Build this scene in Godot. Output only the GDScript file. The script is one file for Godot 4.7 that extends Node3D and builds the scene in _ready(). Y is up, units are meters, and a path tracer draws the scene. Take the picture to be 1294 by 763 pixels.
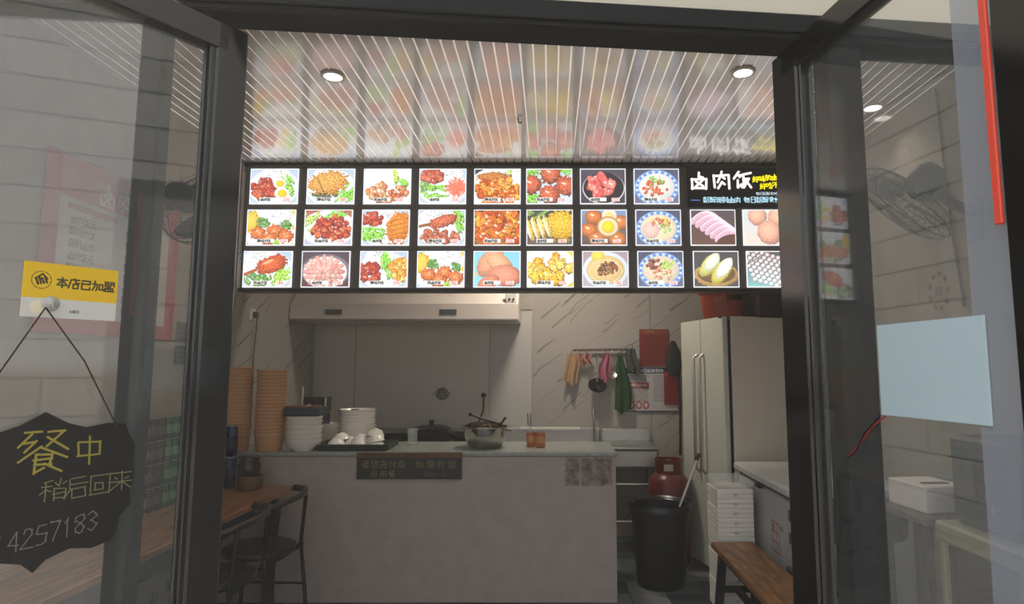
extends Node3D
# A small rice-bowl eatery seen from its open glass doors. Metres, y up; the shop runs towards -z.
# D(x, y, depth) is a point that lies «depth» metres in front of the street side origin.

const GLYPH := {
	"卤": "5054 5273 1494 1419 9499 1999 3578 7538", "肉": "1219 1292 9299 5052 5236 5274 5639 5677",
	"饭": "2004 1242 4233 2529 2947 9152 5256 5649 5484 8459 6599", "本": "1292 5059 5217 5297 3777",
	"店": "5051 2191 2115 1509 6265 6494 4585 4549 8589 4989", "已": "1181 8184 1484 1319 1989 8987",
	"加": "0343 4348 4839 2025 2509 6393 6368 9398 6898", "盟": "1040 1014 4044 1444 1242 6090 6064 6408 9094 6292 1686 1619 8689 4649 6669 0999",
	"请": "1021 0424 2428 2846 4191 7075 4393 3595 4749 4787 8789 4888", "您": "3013 2025 4191 4094 6365 5545 7585 1719 3638 3879 7977 5657 8698",
	"先": "3012 2282 5055 0595 4547 4709 6569 6999 9997", "付": "3004 2229 4393 7079 7968 5566",
	"款": "3034 0252 1444 0656 3639 1718 5658 7052 6393 9384 7559 7599", "如": "2016 1648 0343 4309 6393 6368 9398 6898",
	"需": "1080 5044 0292 0204 9294 2333 6373 1595 1719 1797 9799 4749 6769", "打": "0242 2029 2918 0545 5292 7279 7968",
	"包": "3003 2292 9297 9786 2464 6467 2767 2429 2999 9998", "后": "8021 2125 2509 2393 3585 3539 8589 3989",
	"用": "2191 2116 1609 9199 2494 2696 5159", "餐": "1040 2003 1232 3214 5080 8053 5194 4306 4396 3565 6567 3666 3767 3539 3958 5789",
	"中": "2282 2226 8286 2686 5059", "稍": "4011 0343 2129 2406 2445 7073 5163 9182 5459 5494 9499 5696 5898",
	"回": "1191 1119 9199 1999 3464 3437 6467 3767", "来": "1191 2334 8364 0595 5059 5509 5599",
	"每": "3003 2292 2328 2888 3383 8389 0595 5354 5657", "日": "2080 2029 8089 2989 2484",
	"新": "2021 0141 1213 3233 0444 0646 2629 2708 2748 9061 6166 6659 6494 8489", "鲜": "2002 1141 4134 1242 1217 4247 1444 1747 0848 6071 9081 5393 5595 5797 7379",
	"食": "5003 5093 5052 3373 3338 7336 3575 3847 5688", "材": "0343 2029 2305 2345 5292 8089 8978 8256",
	"制": "2011 1151 3039 0353 1518 1555 5557 7177 9099 9988", "作": "3004 2229 6044 5293 6269 6494 6696",
	"好": "2016 1648 0343 4309 5191 9173 7379 7968 4595", "吃": "0232 0206 3236 0636 6043 5292 5484 8459 5999 9997",
	"不": "0191 5207 5159 5396", "贵": "2171 2123 7173 2373 5004 0494 2628 2676 7678 5508 6798",
	"味": "0232 0207 3237 0737 5282 4595 7079 7548 7599", "的": "2011 1141 1118 4148 1444 1848 7052 6292 9298 9887 6466",
	"元": "2181 0494 3437 3709 6469 6999 9997", "一": "0595", "现": "0141 0444 0848 2128 5191 5156 9196 7357 5749 7379 7999",
	"0": "50222759878250", "1": "325059", "2": "22305071731989", "3": "21507182445486875928", "4": "602686 6069", "5": "803024648486886929", "7": "2080 208049", "8": "50212354867859282654827050",
}
const DISH_X := [-2.167, -1.757, -1.347, -0.945, -0.548, -0.172, 0.217, 0.606, 0.998, 1.372]
const SILVER := Color(0.86, 0.86, 0.87)

var used := {}
var M := {}
var rng := RandomNumberGenerator.new()


# ------------------------------------------------------------------ helpers
func D(x: float, y: float, depth: float) -> Vector3:
	return Vector3(x, y, -depth)


func at(p: Vector3, yaw := 0.0, pitch := 0.0, roll := 0.0) -> Transform3D:
	return Transform3D(Basis.from_euler(Vector3(deg_to_rad(pitch), deg_to_rad(yaw), deg_to_rad(roll))), p)


func aim(p: Vector3, up: Vector3) -> Transform3D:      # local y along «up»
	var y := up.normalized()
	var x := y.cross(Vector3(0.31, 0.17, 0.93)).normalized()
	return Transform3D(Basis(x, y, x.cross(y)), p)


func S() -> SurfaceTool:
	var st := SurfaceTool.new()
	st.begin(Mesh.PRIMITIVE_TRIANGLES)
	st.set_uv(Vector2.ZERO)
	st.set_smooth_group(-1)
	return st


func tri(st: SurfaceTool, a: Vector3, b: Vector3, c: Vector3, out: Vector3, ua := Vector2(), ub := Vector2(), uc := Vector2()) -> void:
	if (c - a).cross(b - a).dot(out) < 0.0:
		var t := b
		b = c
		c = t
		var u := ub
		ub = uc
		uc = u
	st.set_uv(ua)
	st.add_vertex(a)
	st.set_uv(ub)
	st.add_vertex(b)
	st.set_uv(uc)
	st.add_vertex(c)


func quad(st: SurfaceTool, a: Vector3, b: Vector3, c: Vector3, d: Vector3, out: Vector3, uv := false) -> void:
	if uv:
		tri(st, a, b, c, out, Vector2(0, 1), Vector2(1, 1), Vector2(1, 0))
		tri(st, a, c, d, out, Vector2(0, 1), Vector2(1, 0), Vector2(0, 0))
	else:
		tri(st, a, b, c, out)
		tri(st, a, c, d, out)


func box(st: SurfaceTool, c: Vector3, s: Vector3, bev := 0.003, b := Basis()) -> SurfaceTool:
	st.set_smooth_group(-1)
	var h := s * 0.5
	bev = minf(bev, minf(h.x, minf(h.y, h.z)) * 0.9)
	var k := h - Vector3.ONE * bev
	var p := func(sx: float, sy: float, sz: float, full: int) -> Vector3:
		var v := Vector3(sx * (h.x if full == 0 else k.x), sy * (h.y if full == 1 else k.y), sz * (h.z if full == 2 else k.z))
		return c + b * v
	for s1 in [-1.0, 1.0]:
		quad(st, p.call(s1, -1, -1, 0), p.call(s1, 1, -1, 0), p.call(s1, 1, 1, 0), p.call(s1, -1, 1, 0), b * Vector3(s1, 0, 0))
		quad(st, p.call(-1, s1, -1, 1), p.call(1, s1, -1, 1), p.call(1, s1, 1, 1), p.call(-1, s1, 1, 1), b * Vector3(0, s1, 0))
		quad(st, p.call(-1, -1, s1, 2), p.call(1, -1, s1, 2), p.call(1, 1, s1, 2), p.call(-1, 1, s1, 2), b * Vector3(0, 0, s1))
	if bev > 0.0:
		for s1 in [-1.0, 1.0]:
			for s2 in [-1.0, 1.0]:
				quad(st, p.call(s1, s2, -1, 0), p.call(s1, s2, 1, 0), p.call(s1, s2, 1, 1), p.call(s1, s2, -1, 1), b * Vector3(s1, s2, 0))
				quad(st, p.call(s1, -1, s2, 0), p.call(s1, 1, s2, 0), p.call(s1, 1, s2, 2), p.call(s1, -1, s2, 2), b * Vector3(s1, 0, s2))
				quad(st, p.call(-1, s1, s2, 1), p.call(1, s1, s2, 1), p.call(1, s1, s2, 2), p.call(-1, s1, s2, 2), b * Vector3(0, s1, s2))
				for s3 in [-1.0, 1.0]:
					tri(st, p.call(s1, s2, s3, 0), p.call(s1, s2, s3, 1), p.call(s1, s2, s3, 2), b * Vector3(s1, s2, s3))
	return st


func lathe(st: SurfaceTool, prof: Array, seg := 24, x := Transform3D(), squash := 1.0) -> SurfaceTool:
	var group := 1
	var last := Vector2()
	for i in prof.size() - 1:
		var p: Vector2 = prof[i]
		var q: Vector2 = prof[i + 1]
		var d := (q - p).normalized()
		if i > 0 and last.dot(d) < 0.75:
			group += 1
		last = d
		st.set_smooth_group(group)
		for k in seg:
			var a := TAU * k / seg
			var b := TAU * ((k + 1) % seg) / seg
			var ca := Vector3(cos(a), 0, sin(a) * squash)
			var cb := Vector3(cos(b), 0, sin(b) * squash)
			var out := x.basis * ((ca + cb) * 0.5 * d.y + Vector3(0, -d.x, 0))
			var v := [x * (ca * p.x + Vector3(0, p.y, 0)), x * (cb * p.x + Vector3(0, p.y, 0)), x * (cb * q.x + Vector3(0, q.y, 0)), x * (ca * q.x + Vector3(0, q.y, 0))]
			if q.x > 0.0:
				tri(st, v[0], v[2], v[3], out)
			if p.x > 0.0:
				tri(st, v[0], v[1], v[2], out)
	return st


func tube(st: SurfaceTool, pts: Array, r: float, seg := 8, r2 := -1.0, flat := 1.0) -> SurfaceTool:
	var n := pts.size()
	var rings := []
	var ref := Vector3(0.13, 0.2, 0.97)
	for i in n:
		var t: Vector3 = (pts[mini(i + 1, n - 1)] - pts[maxi(i - 1, 0)]).normalized()
		if absf(t.dot(ref)) > 0.97:
			ref = Vector3(0.9, 0.3, 0.1)
		var u := (ref - t * ref.dot(t)).normalized()
		ref = u
		var w := t.cross(u)
		var rad := r if r2 < 0.0 else lerpf(r, r2, float(i) / (n - 1))
		var ring := []
		for k in seg:
			var a := TAU * k / seg
			ring.append(pts[i] + (u * cos(a) + w * sin(a) * flat) * rad)
		rings.append(ring)
	st.set_smooth_group(1)
	for i in n - 1:
		for k in seg:
			var k2 := (k + 1) % seg
			var o: Vector3 = (rings[i][k] + rings[i][k2]) * 0.5 - pts[i]
			quad(st, rings[i][k], rings[i][k2], rings[i + 1][k2], rings[i + 1][k], o)
	st.set_smooth_group(-1)
	for e in [0, n - 1]:
		var o: Vector3 = pts[0] - pts[1] if e == 0 else pts[n - 1] - pts[n - 2]
		for k in range(1, seg - 1):
			tri(st, rings[e][0], rings[e][k], rings[e][k + 1], o)
	return st


func prism(st: SurfaceTool, poly: PackedVector2Array, depth: float, x := Transform3D()) -> SurfaceTool:   # outline in xy, thickness along z about 0
	st.set_smooth_group(-1)
	var idx := Geometry2D.triangulate_polygon(poly)
	var lo := poly[0]
	var hi := poly[0]
	for p in poly:
		lo = lo.min(p)
		hi = hi.max(p)
	var uvs := func(p: Vector2) -> Vector2: return Vector2((p.x - lo.x) / (hi.x - lo.x), 1.0 - (p.y - lo.y) / (hi.y - lo.y))
	for s in [-0.5, 0.5]:
		for i in range(0, idx.size(), 3):
			var a := poly[idx[i]]
			var b := poly[idx[i + 1]]
			var c := poly[idx[i + 2]]
			tri(st, x * Vector3(a.x, a.y, s * depth), x * Vector3(b.x, b.y, s * depth), x * Vector3(c.x, c.y, s * depth), x.basis * Vector3(0, 0, s), uvs.call(a), uvs.call(b), uvs.call(c))
	var cw := Geometry2D.is_polygon_clockwise(poly)
	for i in poly.size():
		var a := poly[i]
		var b := poly[(i + 1) % poly.size()]
		var n := Vector3(b.y - a.y, a.x - b.x, 0) * (-1.0 if cw else 1.0)
		quad(st, x * Vector3(a.x, a.y, -depth / 2), x * Vector3(b.x, b.y, -depth / 2), x * Vector3(b.x, b.y, depth / 2), x * Vector3(a.x, a.y, depth / 2), x.basis * n)
	return st


func card(w: float, h: float, d: float, x := Transform3D()) -> SurfaceTool:     # a thin panel whose +z face carries the whole print
	var st := S()
	var a := w / 2
	var b := h / 2
	var f := d / 2
	var v := func(i: float, j: float, k: float) -> Vector3: return x * Vector3(i * a, j * b, k * f)
	quad(st, v.call(-1, -1, 1), v.call(1, -1, 1), v.call(1, 1, 1), v.call(-1, 1, 1), x.basis * Vector3(0, 0, 1), true)
	quad(st, v.call(-1, -1, -1), v.call(1, -1, -1), v.call(1, 1, -1), v.call(-1, 1, -1), x.basis * Vector3(0, 0, -1))
	for s in [-1.0, 1.0]:
		quad(st, v.call(s, -1, -1), v.call(s, -1, 1), v.call(s, 1, 1), v.call(s, 1, -1), x.basis * Vector3(s, 0, 0))
		quad(st, v.call(-1, s, -1), v.call(-1, s, 1), v.call(1, s, 1), v.call(1, s, -1), x.basis * Vector3(0, s, 0))
	return st


func numbered(called: String) -> String:
	var n: int = used.get(called, 0)
	used[called] = n + 1
	return called if n == 0 else "%s_%03d" % [called, n]


func tag(o: Node3D, label: String, category := "", group := "", kind := "") -> void:
	if label:
		o.set_meta("label", label)
	if category:
		o.set_meta("category", category)
	if group:
		o.set_meta("group", group)
	if kind:
		o.set_meta("kind", kind)


func thing(called: String, label: String, category: String, x := Transform3D(), group := "", kind := "") -> Node3D:
	var o := Node3D.new()
	o.name = numbered(called)
	o.transform = x
	add_child(o)
	tag(o, label, category, group, kind)
	return o


func mesh_of(st) -> Mesh:
	if st is SurfaceTool:
		st.generate_normals()
		return st.commit()
	return st


func part(parent: Node3D, called: String, st, mat: Material, x := Transform3D(), label := "") -> MeshInstance3D:
	var o := MeshInstance3D.new()
	o.name = called
	o.mesh = mesh_of(st)
	o.material_override = mat
	o.transform = x
	parent.add_child(o, true)
	if label:
		o.set_meta("label", label)
	return o


func solo(called: String, st, mat: Material, label: String, category: String, x := Transform3D(), group := "", kind := "") -> MeshInstance3D:
	var o := MeshInstance3D.new()
	o.name = numbered(called)
	o.mesh = mesh_of(st)
	o.material_override = mat
	o.transform = x
	add_child(o)
	tag(o, label, category, group, kind)
	return o


func struct(called: String, st, mat: Material, label: String, x := Transform3D()) -> MeshInstance3D:
	return solo(called, st, mat, label, "", x, "", "structure")


func copy(o: Node3D, x: Transform3D, label := "", group := "") -> Node3D:
	var c: Node3D = o.duplicate()
	var base := RegEx.create_from_string("_\\d{3}$").sub(o.name, "")
	c.name = numbered(base)
	c.transform = x
	add_child(c)
	if label:
		c.set_meta("label", label)
	if group:
		c.set_meta("group", group)
	return c


func nth(i: int, n: int) -> String:
	if i == 0:
		return "bottom one"
	if i == n - 1:
		return "topmost one"
	var words := ["second", "third", "fourth", "fifth", "sixth", "seventh", "eighth", "ninth", "tenth"]
	return words[i - 1] + " from the bottom" if i <= n / 2 else words[n - i - 2] + " from the top"


func mat(color: Color, rough := 0.6, metal := 0.0, spec := 0.5) -> StandardMaterial3D:
	var m := StandardMaterial3D.new()
	m.albedo_color = color
	m.roughness = rough
	m.metallic = metal
	m.metallic_specular = spec
	return m


func glass(alpha := 0.05, color := Color(0.9, 0.95, 0.95)) -> StandardMaterial3D:
	var m := mat(Color(color, alpha), 0.02)
	m.transparency = BaseMaterial3D.TRANSPARENCY_ALPHA
	return m


func printed(im: Image, rough := 0.6) -> StandardMaterial3D:
	var m := mat(Color.WHITE, rough)
	m.albedo_texture = ImageTexture.create_from_image(im)
	m.texture_repeat = false
	return m


func lit_print(im: Image, energy: float) -> StandardMaterial3D:
	var m := mat(Color(0.05, 0.05, 0.05), 0.5)
	m.emission_enabled = true
	m.emission = Color.BLACK
	m.emission_texture = ImageTexture.create_from_image(im)
	m.emission_energy_multiplier = energy
	m.texture_repeat = false
	return m


func noisy(c1: Color, c2: Color, scale: Vector3, rough := 0.6, freq := 0.02, octaves := 4) -> StandardMaterial3D:
	var n := FastNoiseLite.new()
	n.seed = 7
	n.frequency = freq
	n.fractal_octaves = octaves
	var t := NoiseTexture2D.new()
	t.width = 512
	t.height = 512
	t.seamless = true
	t.noise = n
	var g := Gradient.new()
	g.set_color(0, c1)
	g.set_color(1, c2)
	t.color_ramp = g
	var m := mat(Color.WHITE, rough)
	m.albedo_texture = t
	m.uv1_triplanar = true
	m.uv1_scale = scale
	return m


# ------------------------------------------------------------------ prints
class Pic:
	var im: Image
	var w: int
	var h: int
	var zoom := 1.0
	var rough := 1.0
	var fn := FastNoiseLite.new()
	var r := RandomNumberGenerator.new()

	func _init(width: int, height: int, c: Color, sd := 1) -> void:
		w = width
		h = height
		im = Image.create_empty(w, h, false, Image.FORMAT_RGB8)
		im.fill(c)
		r.seed = sd
		fn.seed = sd
		fn.frequency = 0.02
		fn.fractal_octaves = 2

	func bg(c1: Color, c2: Color) -> void:
		for y in h:
			im.fill_rect(Rect2i(0, y, w, 1), c1.lerp(c2, float(y) / h))

	func rect(x: float, y: float, ww: float, hh: float, c: Color) -> void:
		im.fill_rect(Rect2i(int(x), int(y), int(ww), int(hh)), c)

	func ell(cx: float, cy: float, rx: float, ry: float, ang: float, c: Color, sh := 0.3, nz := 0.08) -> void:
		cx = 80 + (cx - 80) * zoom
		cy = 62 + (cy - 62) * zoom
		rx *= zoom
		ry *= zoom
		var m := int(maxf(rx, ry)) + 1
		var ca := cos(ang)
		var sa := sin(ang)
		for y in range(maxi(0, int(cy) - m), mini(h, int(cy) + m + 1)):
			for x in range(maxi(0, int(cx) - m), mini(w, int(cx) + m + 1)):
				var dx := x - cx
				var dy := y - cy
				var u := (dx * ca + dy * sa) / rx
				var v := (dy * ca - dx * sa) / ry
				var q := u * u + v * v
				var mottle := 0.0
				if sh >= 0.3:
					q *= 1.0 + 0.55 * rough * fn.get_noise_2d(x * 3.2, y * 3.2)
					mottle = 0.55 * rough * fn.get_noise_2d(x * 7.0 + 300.0, y * 7.0)
				if q <= 1.0:
					var k := 1.0 + mottle + sh * (0.35 - q * 0.8 - (dx + dy * 1.6) / (rx + ry) * 0.35) + r.randf_range(-nz, nz)
					im.set_pixel(x, y, Color(clampf(c.r * k, 0, 1), clampf(c.g * k, 0, 1), clampf(c.b * k, 0, 1)))

	func heap(n: int, cx: float, cy: float, rx: float, ry: float, s0: float, s1: float, cols: Array, asp := 0.75, gloss := 0.35) -> void:
		var spots := []
		for i in n:
			var a := r.randf() * TAU
			var q := sqrt(r.randf())
			spots.append(Vector2(cx + cos(a) * q * rx, cy + sin(a) * q * ry))
		spots.sort_custom(func(a, b): return a.y < b.y)
		for p in spots:
			var s := r.randf_range(s0, s1)
			var c: Color = cols[r.randi() % cols.size()]
			ell(p.x, p.y, s, s * asp, r.randf() * PI, c, 0.7)
			if r.randf() < gloss:
				ell(p.x - s * 0.25, p.y - s * 0.3, s * 0.25, s * 0.16, 0.4, c.lerp(Color.WHITE, 0.75), 0.0, 0.0)

	func specks(n: int, cx: float, cy: float, rx: float, ry: float, c: Color, s := 1.2) -> void:
		for i in n:
			var a := r.randf() * TAU
			var q := sqrt(r.randf())
			ell(cx + cos(a) * q * rx, cy + sin(a) * q * ry, s, s * 0.8, 0, c, 0, 0)

	func leaves(n: int, cx: float, cy: float, rx: float, ry: float, c: Color, len := 16.0, ang := -0.6) -> void:
		for i in n:
			ell(cx + r.randf_range(-rx, rx), cy + r.randf_range(-ry, ry), len * r.randf_range(0.7, 1.2), 3.6, ang + r.randf_range(-0.4, 0.4), c.lerp(Color(0.85, 0.97, 0.45), r.randf() * 0.5), 0.5)

	func line(a: Vector2, b: Vector2, t: float, c: Color) -> void:
		var n := int(a.distance_to(b) / maxf(0.6, t * 0.3)) + 1
		for i in n + 1:
			var p := a.lerp(b, float(i) / n)
			if t < 1.3:
				if p.x >= 0 and p.y >= 0 and p.x < w and p.y < h:
					im.set_pixel(int(p.x), int(p.y), c)
			else:
				ell(p.x, p.y, t / 2, t / 2, 0, c, 0, 0)

	func write(text: String, x: float, y: float, size: float, t: float, c: Color, gap := 1.15, slope := 0.0, wob := 0.0) -> void:
		for ch in text:
			if GLYPH.has(ch):
				var narrow := 0.62 if ch.unicode_at(0) < 256 else 1.0
				for s in str(GLYPH[ch]).split(" ", false):
					for i in range(0, s.length() - 3, 2):
						var a := Vector2(int(s[i]) * narrow, int(s[i + 1])) * size / 9.0
						var b := Vector2(int(s[i + 2]) * narrow, int(s[i + 3])) * size / 9.0
						line(Vector2(x, y) + a + Vector2(r.randf_range(-wob, wob), r.randf_range(-wob, wob)), Vector2(x, y) + b + Vector2(r.randf_range(-wob, wob), r.randf_range(-wob, wob)), t, c)
				x += size * gap * narrow
				y += size * gap * narrow * slope
			else:
				x += size * 0.6

	func caption(text: String, price: String) -> void:
		rect(34, h - 22, 58, 13, Color(0.97, 0.97, 0.95))
		write(text, 36, h - 21, 10, 1.5, Color(0.08, 0.08, 0.08))
		rect(110, h - 21, 28, 12, Color(1, 0.95, 0.93))
		write(price, 112, h - 20, 9, 1.2, Color(0.85, 0.2, 0.2))

	func frame() -> void:
		for k in 3:
			var c := Color(0.97, 0.98, 1)
			rect(0, k, w, 1, c)
			rect(0, h - 1 - k, w, 1, c)
			rect(k, 0, 1, h, c)
			rect(w - 1 - k, 0, 1, h, c)


func plate(p: Pic, c := Color(0.93, 0.96, 1.0)) -> void:
	p.ell(80, 66, 76, 58, 0, c.darkened(0.12), 0.05, 0.01)
	p.ell(80, 64, 70, 52, 0, c, 0.05, 0.01)


func rice(p: Pic, cx: float, cy: float, rx: float, ry: float) -> void:
	p.ell(cx, cy, rx, ry, 0, Color(0.95, 0.95, 0.94), 0.12, 0.05)
	p.specks(26, cx, cy - ry * 0.2, rx * 0.6, ry * 0.5, Color(0.25, 0.22, 0.2), 1.0)


func blue_bowl(p: Pic, soup: Color) -> void:
	p.bg(Color(0.28, 0.28, 0.38), Color(0.4, 0.42, 0.55))
	p.ell(80, 64, 78, 60, 0, Color(0.55, 0.7, 0.92), 0.1, 0.02)
	for i in 40:
		var a := TAU * i / 40.0
		p.ell(80 + cos(a) * 70, 64 + sin(a) * 53, 4.5, 3.5, a, Color(0.9, 0.95, 1) if i % 2 else Color(0.3, 0.48, 0.85), 0, 0)
	p.ell(80, 62, 63, 46, 0, soup, 0.15, 0.05)


func egg_half(p: Pic, x: float, y: float, s: float, white := Color(0.98, 0.97, 0.93)) -> void:
	p.ell(x, y, s, s * 0.8, 0.1, white, 0.15, 0.01)
	p.ell(x + 1, y, s * 0.62, s * 0.5, 0.1, Color(1.0, 0.8, 0.12), 0.2, 0.03)


func dish(row: int, col: int) -> Image:
	var p := Pic.new(160, 120, Color(0.78, 0.86, 0.95), row * 10 + col + 5)
	if [row, col] in [[1, 9], [2, 4], [2, 8], [2, 9], [2, 1], [1, 8], [1, 6], [0, 6]]:
		p.rough = 0.25
	p.zoom = 1.2 if col < 6 and [row, col] != [2, 1] else 1.0
	var meat := [Color(0.72, 0.24, 0.16), Color(0.8, 0.32, 0.2), Color(0.6, 0.18, 0.12)]
	var gold := [Color(0.95, 0.62, 0.2), Color(0.9, 0.52, 0.16), Color(0.98, 0.72, 0.3)]
	var orange := [Color(0.95, 0.5, 0.15), Color(0.88, 0.38, 0.12), Color(0.98, 0.62, 0.2), Color(0.75, 0.28, 0.1)]
	var glaze := [Color(0.82, 0.36, 0.14), Color(0.9, 0.45, 0.2), Color(0.7, 0.25, 0.1)]
	var green := Color(0.45, 0.82, 0.22)
	p.bg(Color(0.72, 0.82, 0.92), Color(0.82, 0.9, 0.97))
	var names := ["卤肉饭", "鲜味肉饭", "现卤肉饭"]
	match [row, col]:
		[0, 0]:
			plate(p); rice(p, 84, 30, 44, 24); p.leaves(16, 122, 58, 16, 22, green, 13, 0.8)
			p.heap(46, 54, 66, 36, 26, 8, 13, meat); egg_half(p, 95, 52, 18); egg_half(p, 102, 80, 21)
		[0, 1]:
			plate(p); rice(p, 70, 26, 40, 20); p.heap(24, 62, 84, 34, 14, 5, 9, [Color(0.25, 0.3, 0.22), Color(0.35, 0.4, 0.25)]); p.leaves(14, 122, 80, 22, 14, green, 22)
			p.ell(72, 50, 56, 32, -0.15, Color(0.93, 0.6, 0.25), 0.3, 0.2); p.specks(60, 72, 48, 50, 26, Color(0.98, 0.75, 0.4), 1.8); p.line(Vector2(42, 34), Vector2(60, 76), 2.0, Color(0.35, 0.15, 0.05))
		[0, 2]:
			p.bg(Color(0.45, 0.12, 0.15), Color(0.4, 0.1, 0.12)); p.ell(80, 60, 88, 66, 0, Color(0.96, 0.98, 1), 0.05, 0.01)
			p.leaves(8, 104, 34, 8, 12, Color(0.75, 0.9, 0.3), 14, 1.2); p.leaves(8, 124, 54, 8, 16, green, 14, 1.2); p.heap(60, 78, 80, 56, 26, 6, 11, [Color(0.85, 0.5, 0.28), Color(0.9, 0.62, 0.4), Color(0.75, 0.35, 0.2)])
		[0, 3]:
			plate(p); rice(p, 100, 26, 40, 20); p.leaves(18, 50, 76, 30, 18, green, 18, 0.2); p.leaves(10, 26, 64, 10, 14, Color(0.3, 0.5, 0.25), 10); p.heap(40, 48, 32, 30, 18, 7, 11, [Color(0.82, 0.38, 0.25), Color(0.7, 0.28, 0.2)])
			for i in 90:
				var a := p.r.randf() * TAU
				p.line(Vector2(120, 64), Vector2(120 + cos(a) * 36 * p.r.randf_range(0.5, 1), 64 + sin(a) * 32 * p.r.randf_range(0.5, 1)), 2.6, Color(0.95, 0.38, 0.28).lerp(Color(1, 0.55, 0.4), p.r.randf()))
		[0, 4]:
			p.bg(Color(0.9, 0.92, 0.9), Color(0.8, 0.8, 0.78)); p.rect(0, 0, 30, 20, Color(0.2, 0.18, 0.18)); p.ell(80, 70, 86, 64, 0, Color(0.97, 0.97, 0.95), 0.05, 0.01); p.ell(70, 34, 50, 14, 0.0, Color(0.75, 0.45, 0.2), 0.3)
			p.heap(70, 84, 74, 68, 36, 9, 15, orange); p.leaves(5, 120, 18, 8, 6, Color(0.7, 0.9, 0.5), 10)
		[0, 5]:
			p.bg(Color(0.75, 0.85, 0.9), Color(0.85, 0.9, 0.95)); p.leaves(30, 20, 24, 22, 26, green, 18, 0.3); p.leaves(20, 20, 100, 22, 14, green, 18, 0.3); p.leaves(10, 128, 14, 14, 8, green, 14)
			for q in [Vector2(28, 56), Vector2(84, 26), Vector2(128, 60), Vector2(80, 84)]:
				p.ell(q.x, q.y, 30, 27, 0, Color(0.75, 0.32, 0.2), 0.7, 0.1)
				p.specks(20, q.x, q.y, 24, 20, Color(0.88, 0.48, 0.34), 2.2)
				p.ell(q.x - 6, q.y - 8, 7, 3, 0.3, Color(1, 0.85, 0.75), 0, 0)
		[0, 6]:
			p.bg(Color(0.28, 0.24, 0.28), Color(0.22, 0.2, 0.24)); p.ell(82, 66, 74, 54, 0, Color(0.92, 0.88, 0.88), 0, 0); p.ell(82, 64, 71, 52, 0, Color(0.14, 0.11, 0.13), 0.2)
			p.heap(26, 82, 58, 44, 32, 18, 26, [Color(0.95, 0.4, 0.35), Color(0.9, 0.3, 0.28), Color(1, 0.52, 0.45)], 0.5, 0.7)
		[0, 7]:
			blue_bowl(p, Color(0.95, 0.93, 0.88)); p.heap(36, 74, 62, 46, 28, 5, 8, [Color(0.92, 0.42, 0.25), Color(0.85, 0.3, 0.2)]); p.heap(22, 78, 44, 32, 18, 3, 5, [Color(0.4, 0.7, 0.25), Color(0.55, 0.8, 0.3)])
		[1, 0], [2, 3]:
			p.bg(Color(0.96, 0.82, 0.3), Color(0.97, 0.85, 0.4)); p.ell(8, 70, 30, 70, 0, Color(0.5, 0.75, 0.85), 0, 0); p.ell(80, 64, 78, 64, 0, Color(0.98, 0.95, 0.94), 0.05, 0.01)
			rice(p, 92, 24, 46, 30); p.ell(24, 44, 22, 30, 0.3, Color(0.98, 0.72, 0.15), 0.3); p.ell(24, 44, 16, 22, 0.3, Color(1, 0.82, 0.3), 0.1); egg_half(p, 146, 60, 16)
			p.heap(24, 58, 46, 16, 12, 4, 7, [Color(0.3, 0.5, 0.2), Color(0.4, 0.62, 0.28)]); p.heap(22, 122, 54, 13, 12, 4, 7, [Color(0.3, 0.5, 0.2), Color(0.4, 0.62, 0.28)])
			for q in [Vector2(46, 76), Vector2(90, 70), Vector2(122, 84), Vector2(76, 92)]:
				p.ell(q.x, q.y, 22, 18, 0, Color(0.88, 0.42, 0.2), 0.6, 0.12)
				p.specks(8, q.x, q.y - 3, 8, 6, Color(1, 0.85, 0.7), 1.5)
			p.heap(12, 98, 104, 9, 9, 3, 6, [Color(0.6, 0.8, 0.25)])
		[1, 1]:
			p.bg(Color(0.7, 0.35, 0.22), Color(0.78, 0.82, 0.92)); p.ell(80, 62, 78, 50, 0, Color(0.95, 0.97, 1), 0.05, 0.01); p.leaves(20, 34, 46, 26, 18, Color(0.75, 0.88, 0.4), 16); p.leaves(12, 96, 28, 30, 10, green, 14)
			p.heap(64, 88, 64, 52, 32, 8, 13, [Color(0.85, 0.38, 0.2), Color(0.75, 0.26, 0.15), Color(0.6, 0.18, 0.14)])
		[1, 2]:
			plate(p); rice(p, 84, 30, 34, 20); p.heap(30, 40, 36, 28, 16, 7, 11, meat); p.leaves(24, 42, 80, 32, 18, green, 20, 0.3)
			p.ell(116, 62, 34, 46, 0.35, Color(0.95, 0.5, 0.15), 0.4, 0.14)
			for i in 5:
				p.line(Vector2(90, 44 + i * 13), Vector2(144, 32 + i * 13), 1.8, Color(0.72, 0.28, 0.06))
		[1, 3]:
			plate(p); rice(p, 60, 28, 44, 20); p.leaves(20, 130, 44, 14, 26, green, 16, 1.0); p.heap(50, 76, 84, 54, 18, 7, 11, [Color(0.75, 0.4, 0.26), Color(0.65, 0.3, 0.2)])
			p.line(Vector2(12, 58), Vector2(50, 50), 8, Color(0.6, 0.35, 0.15)); p.ell(84, 42, 44, 17, -0.3, Color(0.78, 0.36, 0.24), 0.6, 0.1)
		[1, 4]:
			p.bg(Color(0.16, 0.13, 0.12), Color(0.3, 0.25, 0.2)); p.ell(84, 66, 80, 62, 0, Color(0.75, 0.42, 0.14), 0.2); p.heap(58, 84, 62, 72, 50, 14, 24, orange, 0.5, 0.5)
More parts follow.
